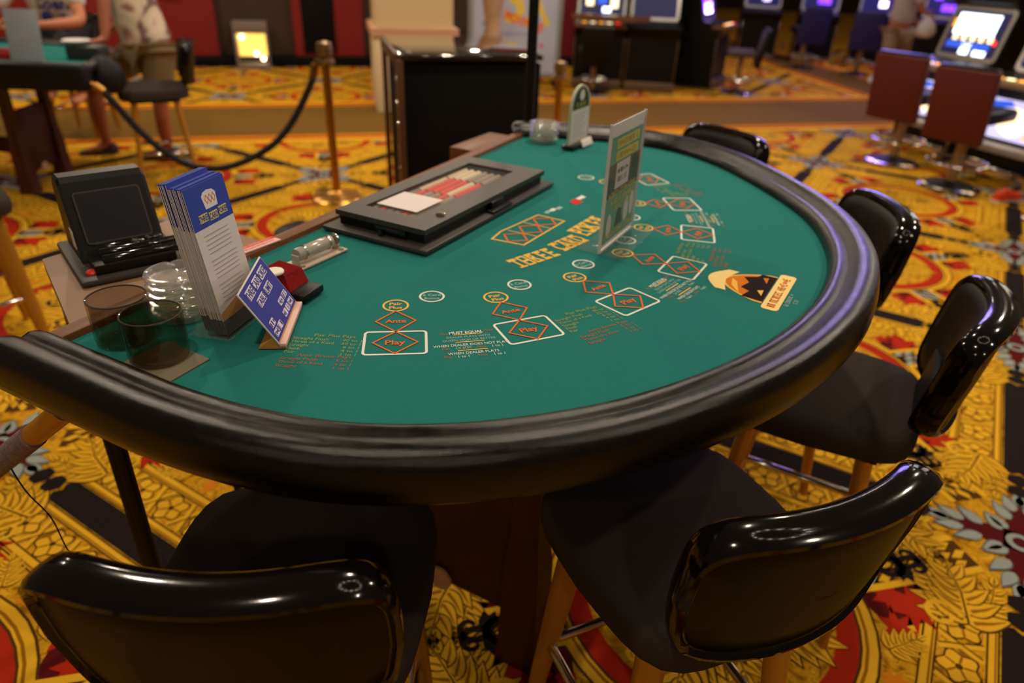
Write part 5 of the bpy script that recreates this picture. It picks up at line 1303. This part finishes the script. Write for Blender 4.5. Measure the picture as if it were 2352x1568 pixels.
# ---- person leaning on the far table
yd = 4.98
def leaner():
    pts, ed = {}, []
    pel = RY(338, 92, 5.22); fx = Vector((-1, -.12, 0)).normalized(); sdv = Vector((0, -1, 0))       # faces left; sdv towards the viewer
    pts['pelvis'] = (pel, (.15, .12)); pts['belly'] = (pel + Vector((-.03, 0, .17)), (.165, .13)); pts['chest'] = (pel + Vector((-.09, 0, .38)), (.175, .13)); pts['uchest'] = (pel + Vector((-.13, 0, .50)), (.15, .11)); pts['neck'] = (pel + Vector((-.19, 0, .60)), .058)
    ed += [('pelvis', 'belly'), ('belly', 'chest'), ('chest', 'uchest'), ('uchest', 'neck')]
    hc = pel + Vector((-.26, 0, .735)); head(pts, ed, 'neck', hc, (-1, .1, -.1))
    sh = pts['uchest'][0]
    # near arm, straight down to the rail
    hw = RY(236, 66, 4.82); hw.z = .885
    pts['sr'] = (sh + Vector((-.05, -.17, .01)), .060); pts['er'] = (sh.lerp(hw, .52) + Vector((.03, -.10, .02)), .043); pts['wr'] = (hw, .029)
    ed += [('uchest', 'sr'), ('sr', 'er'), ('er', 'wr')]; hand(pts, ed, 'r', 'wr', (-.75, -.45, -.10), (.4, -.8, .1), (0, 0, -1), 1.0, .12)
    pts['sl'] = (sh + Vector((-.05, .17, .01)), .060); pts['el'] = (sh + Vector((-.02, .28, -.26)), .043); pts['wl'] = (sh + Vector((-.20, .20, -.46)), .029)
    ed += [('uchest', 'sl'), ('sl', 'el'), ('el', 'wl')]; hand(pts, ed, 'l', 'wl', (-.6, -.1, -.5), (0, -1, 0), (-.3, 0, -1), 1.0)
    pts['hr'] = (RY(362, 128, 5.16), (.098, .098)); pts['kr'] = (RY(366, 222, 5.17), .056); pts['calr'] = (RY(376, 290, 5.2), .055); a1 = P(394, 378) * 1.035; pts['ar'] = (Vector((a1.x, a1.y, .09)), .038)
    pts['hl'] = (RY(312, 128, 5.30), (.098, .098)); pts['kl'] = (RY(214, 190, 5.18), .056); pts['call'] = (RY(228, 270, 5.2), .054); a2 = P(256, 370) * 1.04; pts['al'] = (Vector((a2.x, a2.y, .09)), .038)
    pts['fr'] = (Vector((a1.x - .06, a1.y - .03, .045)), (.038, .030)); pts['tr'] = (Vector((a1.x - .15, a1.y - .06, .030)), (.040, .020)); pts['fl'] = (Vector((a2.x - .05, a2.y - .04, .045)), (.038, .030)); pts['tl'] = (Vector((a2.x - .13, a2.y - .08, .030)), (.040, .020))
    for s in 'rl': ed += [('pelvis', 'h' + s), ('h' + s, 'k' + s), ('k' + s, 'cal' + s), ('cal' + s, 'a' + s), ('a' + s, 'f' + s), ('f' + s, 't' + s)]
    t = thing('person', 'person in floral shirt and khaki shorts standing with one hand on the far table rail', 'person', (0, 0, 0))
    skin_obj('body', pts, ed, M_SKIN2, t); face_bits(t, hc, (-1, .1, 0), M_HAIR)
    ex = {}
    keys = ['belly', 'chest', 'uchest', 'sr', 'sl']
    p2 = dict(pts); p2['slr'] = (Vector(pts['sr'][0]).lerp(Vector(pts['er'][0]), .62), .060); p2['sll'] = (Vector(pts['sl'][0]).lerp(Vector(pts['el'][0]), .62), .060); p2['hem'] = (pel - Vector((-.01, 0, .03)), (.178, .150))
    e2 = ed + [('sr', 'slr'), ('sl', 'sll'), ('hem', 'belly')]
    dress('shirt', p2, keys + ['slr', 'sll', 'hem'], e2, 1.06, .022, M_FLORAL, t)
    p3 = dict(pts); p3['kr2'] = (Vector(pts['hr'][0]).lerp(Vector(pts['kr'][0]), .93), .085); p3['kl2'] = (Vector(pts['hl'][0]).lerp(Vector(pts['kl'][0]), .80), .085)
    dress('shorts', p3, ['pelvis', 'hr', 'hl', 'kr2', 'kl2'], ed + [('hr', 'kr2'), ('hl', 'kl2')], 1.05, .016, M_KHAKI, t)
    foot_bits(t, [(a1.x - .02, a1.y - .01, math.radians(200)), (a2.x - .02, a2.y - .01, math.radians(207))], M_SANDAL, .27, 'sandal')
leaner()
# ---- person in white at the far table
def sitter():
    pts, ed = {}, []
    Y = 5.85
    ch = RY(112, 12, Y); ch.y = Y
    pel = Vector((ch.x, Y + .12, .80)); pts['pelvis'] = (pel, (.16, .13)); pts['belly'] = (Vector((ch.x, Y + .08, .88)), (.165, .125)); pts['chest'] = (Vector((ch.x, Y + .02, 1.06)), (.185, .125)); pts['uchest'] = (Vector((ch.x, Y - .02, 1.20)), (.16, .10)); pts['neck'] = (Vector((ch.x, Y - .05, 1.31)), .058)
    ed += [('pelvis', 'belly'), ('belly', 'chest'), ('chest', 'uchest'), ('uchest', 'neck')]
    hc = Vector((ch.x, Y - .10, 1.45)); head(pts, ed, 'neck', hc, (.1, -1, -.15))
    pts['sr'] = (Vector((ch.x + .20, Y - .02, 1.20)), .060); pts['er'] = (RY(188, 50, Y - .18), .046); pts['wr'] = (RY(98, 58, Y - .42), .031)
    pts['sl'] = (Vector((ch.x - .20, Y - .02, 1.20)), .060); pts['el'] = (RY(-30, 50, Y - .15), .046); pts['wl'] = (RY(2, 60, Y - .50), .031)
    for s in 'rl': ed += [('uchest', 's' + s), ('s' + s, 'e' + s), ('e' + s, 'w' + s)]
    hand(pts, ed, 'r', 'wr', (-1, -.2, -.15), (0, -.5, .8), (-.2, .6, -.6)); hand(pts, ed, 'l', 'wl', (.8, -.4, -.2), (0, -.3, .9), (-.1, -.5, -.7))
    for s, k in (('r', 1), ('l', -1)):
        pts['h' + s] = (pel + Vector((.10 * k, -.02, -.03)), .095); pts['k' + s] = (pel + Vector((.13 * k, -.30, -.06)), .062); pts['c' + s] = (pel + Vector((.12 * k, -.24, -.30)), .052); pts['a' + s] = (pel + Vector((.12 * k, -.16, -.46)), .040); pts['t' + s] = (pel + Vector((.12 * k, -.32, -.50)), (.042, .03))
        ed += [('pelvis', 'h' + s), ('h' + s, 'k' + s), ('k' + s, 'c' + s), ('c' + s, 'a' + s), ('a' + s, 't' + s)]
    t = thing('person', 'person in white T-shirt with blue lettering seated behind the far card table', 'person', (0, 0, 0))
    skin_obj('body', pts, ed, M_SKIN, t); face_bits(t, hc, (.1, -1, -.1), M_HAIR)
    p2 = dict(pts); 
    for s in 'rl': p2['u' + s] = (Vector(pts['s' + s][0]).lerp(Vector(pts['e' + s][0]), .72), .072)
    sh_ = dress('tee_shirt', p2, ['pelvis', 'belly', 'chest', 'uchest', 'sr', 'sl', 'ur', 'ul'], ed + [('sr', 'ur'), ('sl', 'ul')], 1.05, .014, M_TEE, t)
    dress('trousers', p2, ['pelvis', 'hr', 'hl', 'kr', 'kl', 'cr', 'cl'], ed, 1.06, .012, mat('dark_trousers', rgb(34, 32, 36), .85), t)
    # lettering curved round the chest
    def chest_text(txt, h, px, py, mi, m, bold=.04):
        vs, fs, x0, x1 = text_mesh(txt, bold); k = h / .72; c0 = RY(px, py, Y - .13)
        rad = .20; b = MB(); out = []
        for x, y in vs:
            X = (x - (x0 + x1) / 2) * k; a = X / rad; out.append((c0.x + rad * math.sin(a), Y + .035 - rad * math.cos(a) * 1.0, c0.z + (y - .36) * k))
        b.add(out, fs, 0); o = b.build('lettering', m, sh_)
    NB = mat('tee_blue', rgb(38, 44, 110), .8)
    chest_text('Coen', .085, 118, 6, 0, NB); chest_text('il', .06, 152, 40, 0, NB); 
    c0 = RY(112, 38, Y - .15); b = MB(); b.lathe([(0, 0), (.045, 0), (.03, .004), (0, .004)], 14, M=Matrix.Translation((c0.x, Y - .168, c0.z)) @ Matrix.Rotation(PI / 2, 4, 'X')); b.build('emblem', NB, sh_)
    # the stool that carries the figure
    dup(stA, (pel.x, pel.y - .02, 0), PI, 'player stool under the person in white, hidden behind the far card table', GF)
sitter()
# ---- person standing by the lit slot machines
def stander():
    pts, ed = {}, []
    f1 = P(2008, 190); Y = f1.y
    pel = RY(2066, 62, Y); X = pel.x
    pts['pelvis'] = (pel, (.15, .11)); pts['belly'] = (pel + Vector((.0, 0, .17)), (.16, .115)); pts['chest'] = (pel + Vector((.01, 0, .36)), (.17, .115)); pts['uchest'] = (pel + Vector((.01, 0, .48)), (.14, .095)); pts['neck'] = (pel + Vector((.02, 0, .58)), .055)
    ed += [('pelvis', 'belly'), ('belly', 'chest'), ('chest', 'uchest'), ('uchest', 'neck')]
    hc = pel + Vector((.05, -.01, .72)); head(pts, ed, 'neck', hc, (1, -.3, 0))
    sh = pts['uchest'][0]
    pts['sr'] = (sh + Vector((.05, -.17, 0)), .055); pts['er'] = (sh + Vector((.12, -.24, -.26)), .042); pts['wr'] = (RY(2122, 30, Y - .25), .028)
    pts['sl'] = (sh + Vector((-.04, .17, 0)), .055); pts['el'] = (sh + Vector((.0, .24, -.26)), .042); pts['wl'] = (sh + Vector((.18, .12, -.40)), .028)
    for s in 'rl': ed += [('uchest', 's' + s), ('s' + s, 'e' + s), ('e' + s, 'w' + s)]
    hand(pts, ed, 'r', 'wr', (.9, -.1, -.3), (0, -.3, 1), (.1, .3, -.8)); hand(pts, ed, 'l', 'wl', (.9, -.2, -.2), (0, .3, 1), (0, 0, -1))
    for s, k, px in (('r', -1, 2008), ('l', 1, 2052)):
        f = P(px, 190) if s == 'r' else P(px, 183)
        pts['h' + s] = (pel + Vector((-.09 if s == 'r' else .09, .03 * k, -.08)), .095); pts['a' + s] = (Vector((f.x, f.y, .09)), .040); pts['k' + s] = (Vector(pts['h' + s][0]).lerp(Vector(pts['a' + s][0]), .5) + Vector((.04, -.02, 0)), .058); pts['c' + s] = (Vector(pts['h' + s][0]).lerp(Vector(pts['a' + s][0]), .68) + Vector((.0, 0, 0)), .055); pts['t' + s] = (Vector((f.x + .15, f.y - .06, .03)), (.042, .03))
        ed += [('pelvis', 'h' + s), ('h' + s, 'k' + s), ('k' + s, 'c' + s), ('c' + s, 'a' + s), ('a' + s, 't' + s)]
    t = thing('person', 'person in grey T-shirt and khaki shorts standing behind the red slot chairs', 'person', (0, 0, 0))
    skin_obj('body', pts, ed, M_SKIN2, t); face_bits(t, hc, (1, -.3, 0), M_HAIR)
    p2 = dict(pts)
    for s in 'rl': p2['u' + s] = (Vector(pts['s' + s][0]).lerp(Vector(pts['e' + s][0]), .72), .066)
    dress('tee_shirt', p2, ['pelvis', 'belly', 'chest', 'uchest', 'sr', 'sl', 'ur', 'ul'], ed + [('sr', 'ur'), ('sl', 'ul')], 1.06, .018, M_GTEE, t)
    for s in 'rl': p2['q' + s] = (Vector(pts['h' + s][0]).lerp(Vector(pts['k' + s][0]), .92), .088)
    dress('shorts', p2, ['pelvis', 'hr', 'hl', 'qr', 'ql'], ed + [('hr', 'qr'), ('hl', 'ql')], 1.05, .014, M_KHAKI2, t)
    foot_bits(t, [(pts['ar'][0].x, pts['ar'][0].y, -.4), (pts['al'][0].x, pts['al'][0].y, -.4)], M_SHOEW, .27, 'shoe')
    # carried bag
    hb = Vector(pts['wr'][0]) + Vector((.08, -.01, -.05)); bg = MB(); n = 20
    prof = [(0, -.26), (.07, -.255), (.115, -.22), (.125, -.16), (.10, -.08), (.05, -.02), (.02, .02), (.012, .05), (0, .055)]
    bg.lathe(prof, n, (0, 0, 0), wob=lambda a, j: 1 + .08 * math.sin(3 * a + j)); o = bg.build('carrier_bag', mat('bag_white', rgb(206, 196, 190), .6)); o.location = hb
    tag(o, 'white carrier bag hanging from the hand of the person by the slot machines', 'bag')
stander()

# ================================================================== light
def area(name, loc_, size, power, col, rot=(0, 0, 0), shape='DISK'):
    l = bpy.data.lights.new(name, 'AREA'); l.shape = shape; l.size = size; l.energy = power; l.color = col
    o = bpy.data.objects.new(name, l); C.objects.link(o); o.location = loc_; o.rotation_euler = rot; return o
WARM = (1.0, .83, .64)
k = 0
for ix in range(-3, 5):
    for iy in range(-1, 6):
        x, y = -.55 + 2.5 * ix + (1.1 if iy % 2 else 0), .35 + 2.5 * iy
        if abs(x) > 2.2 + .75 * max(y, 0): continue
        pw = (14 if y < 1.5 else 30) if y < 8 else 19
        if x > 2.5 and y > 7: pw = 5
        area('ceiling_lamp', (x, y, 3.25), .13, pw, WARM)
for i in range(14):
    a = 2 * PI * i / 14
    l = bpy.data.lights.new('bulb', 'POINT'); l.energy = 1.1; l.shadow_soft_size = .022; l.color = (1.0, .85, .68)
    o = bpy.data.objects.new('bulb', l); C.objects.link(o); o.location = (1.0 + .55 * math.cos(a), 1.2 + .55 * math.sin(a), 3.0)
area('added_violet_light', (4.4, 9.6, 2.4), 1.6, 60, (.30, .22, 1.0), (math.radians(62), 0, math.radians(145)), 'SQUARE')  # unseen light added for violet reflections on the rail, no sign hangs there
area('violet_floor_light', (5.6, 12.0, 2.6), 2.0, 60, (.45, .25, 1.0), (0, 0, 0), 'SQUARE')
w = bpy.data.worlds.new('hall'); bpy.context.scene.world = w; w.use_nodes = True
w.node_tree.nodes['Background'].inputs['Color'].default_value = (1.0, .72, .50, 1); w.node_tree.nodes['Background'].inputs['Strength'].default_value = .07
b = MB(); b.box((2, 27, 2), (40, .3, 5)); o = b.build('wall_far', M_WALL); tag(o, kind='structure')
# ================================================================== camera
cam = bpy.data.cameras.new('camera'); co = bpy.data.objects.new('camera', cam); C.objects.link(co)
cam.sensor_width = 36.0; cam.lens = 36.0 * FPX / 2352; cam.clip_start = .02; cam.clip_end = 120
Mc = Matrix.Identity(4)
for i in range(3): Mc[i][0], Mc[i][1], Mc[i][2] = RT[i], UP[i], -FW[i]
Mc[0][3], Mc[1][3], Mc[2][3] = 0, 0, CAMH
co.matrix_world = Mc
cam.dof.use_dof = True; cam.dof.focus_distance = 1.02; cam.dof.aperture_fstop = 2.4; cam.dof.aperture_blades = 7
sc = bpy.context.scene; sc.camera = co
sc.cycles.transparent_max_bounces = 32
sc.view_settings.view_transform = 'Standard'; sc.view_settings.look = 'None'; sc.view_settings.exposure = 0.12; sc.view_settings.gamma = 1.0; sc.view_settings.use_curve_mapping = False
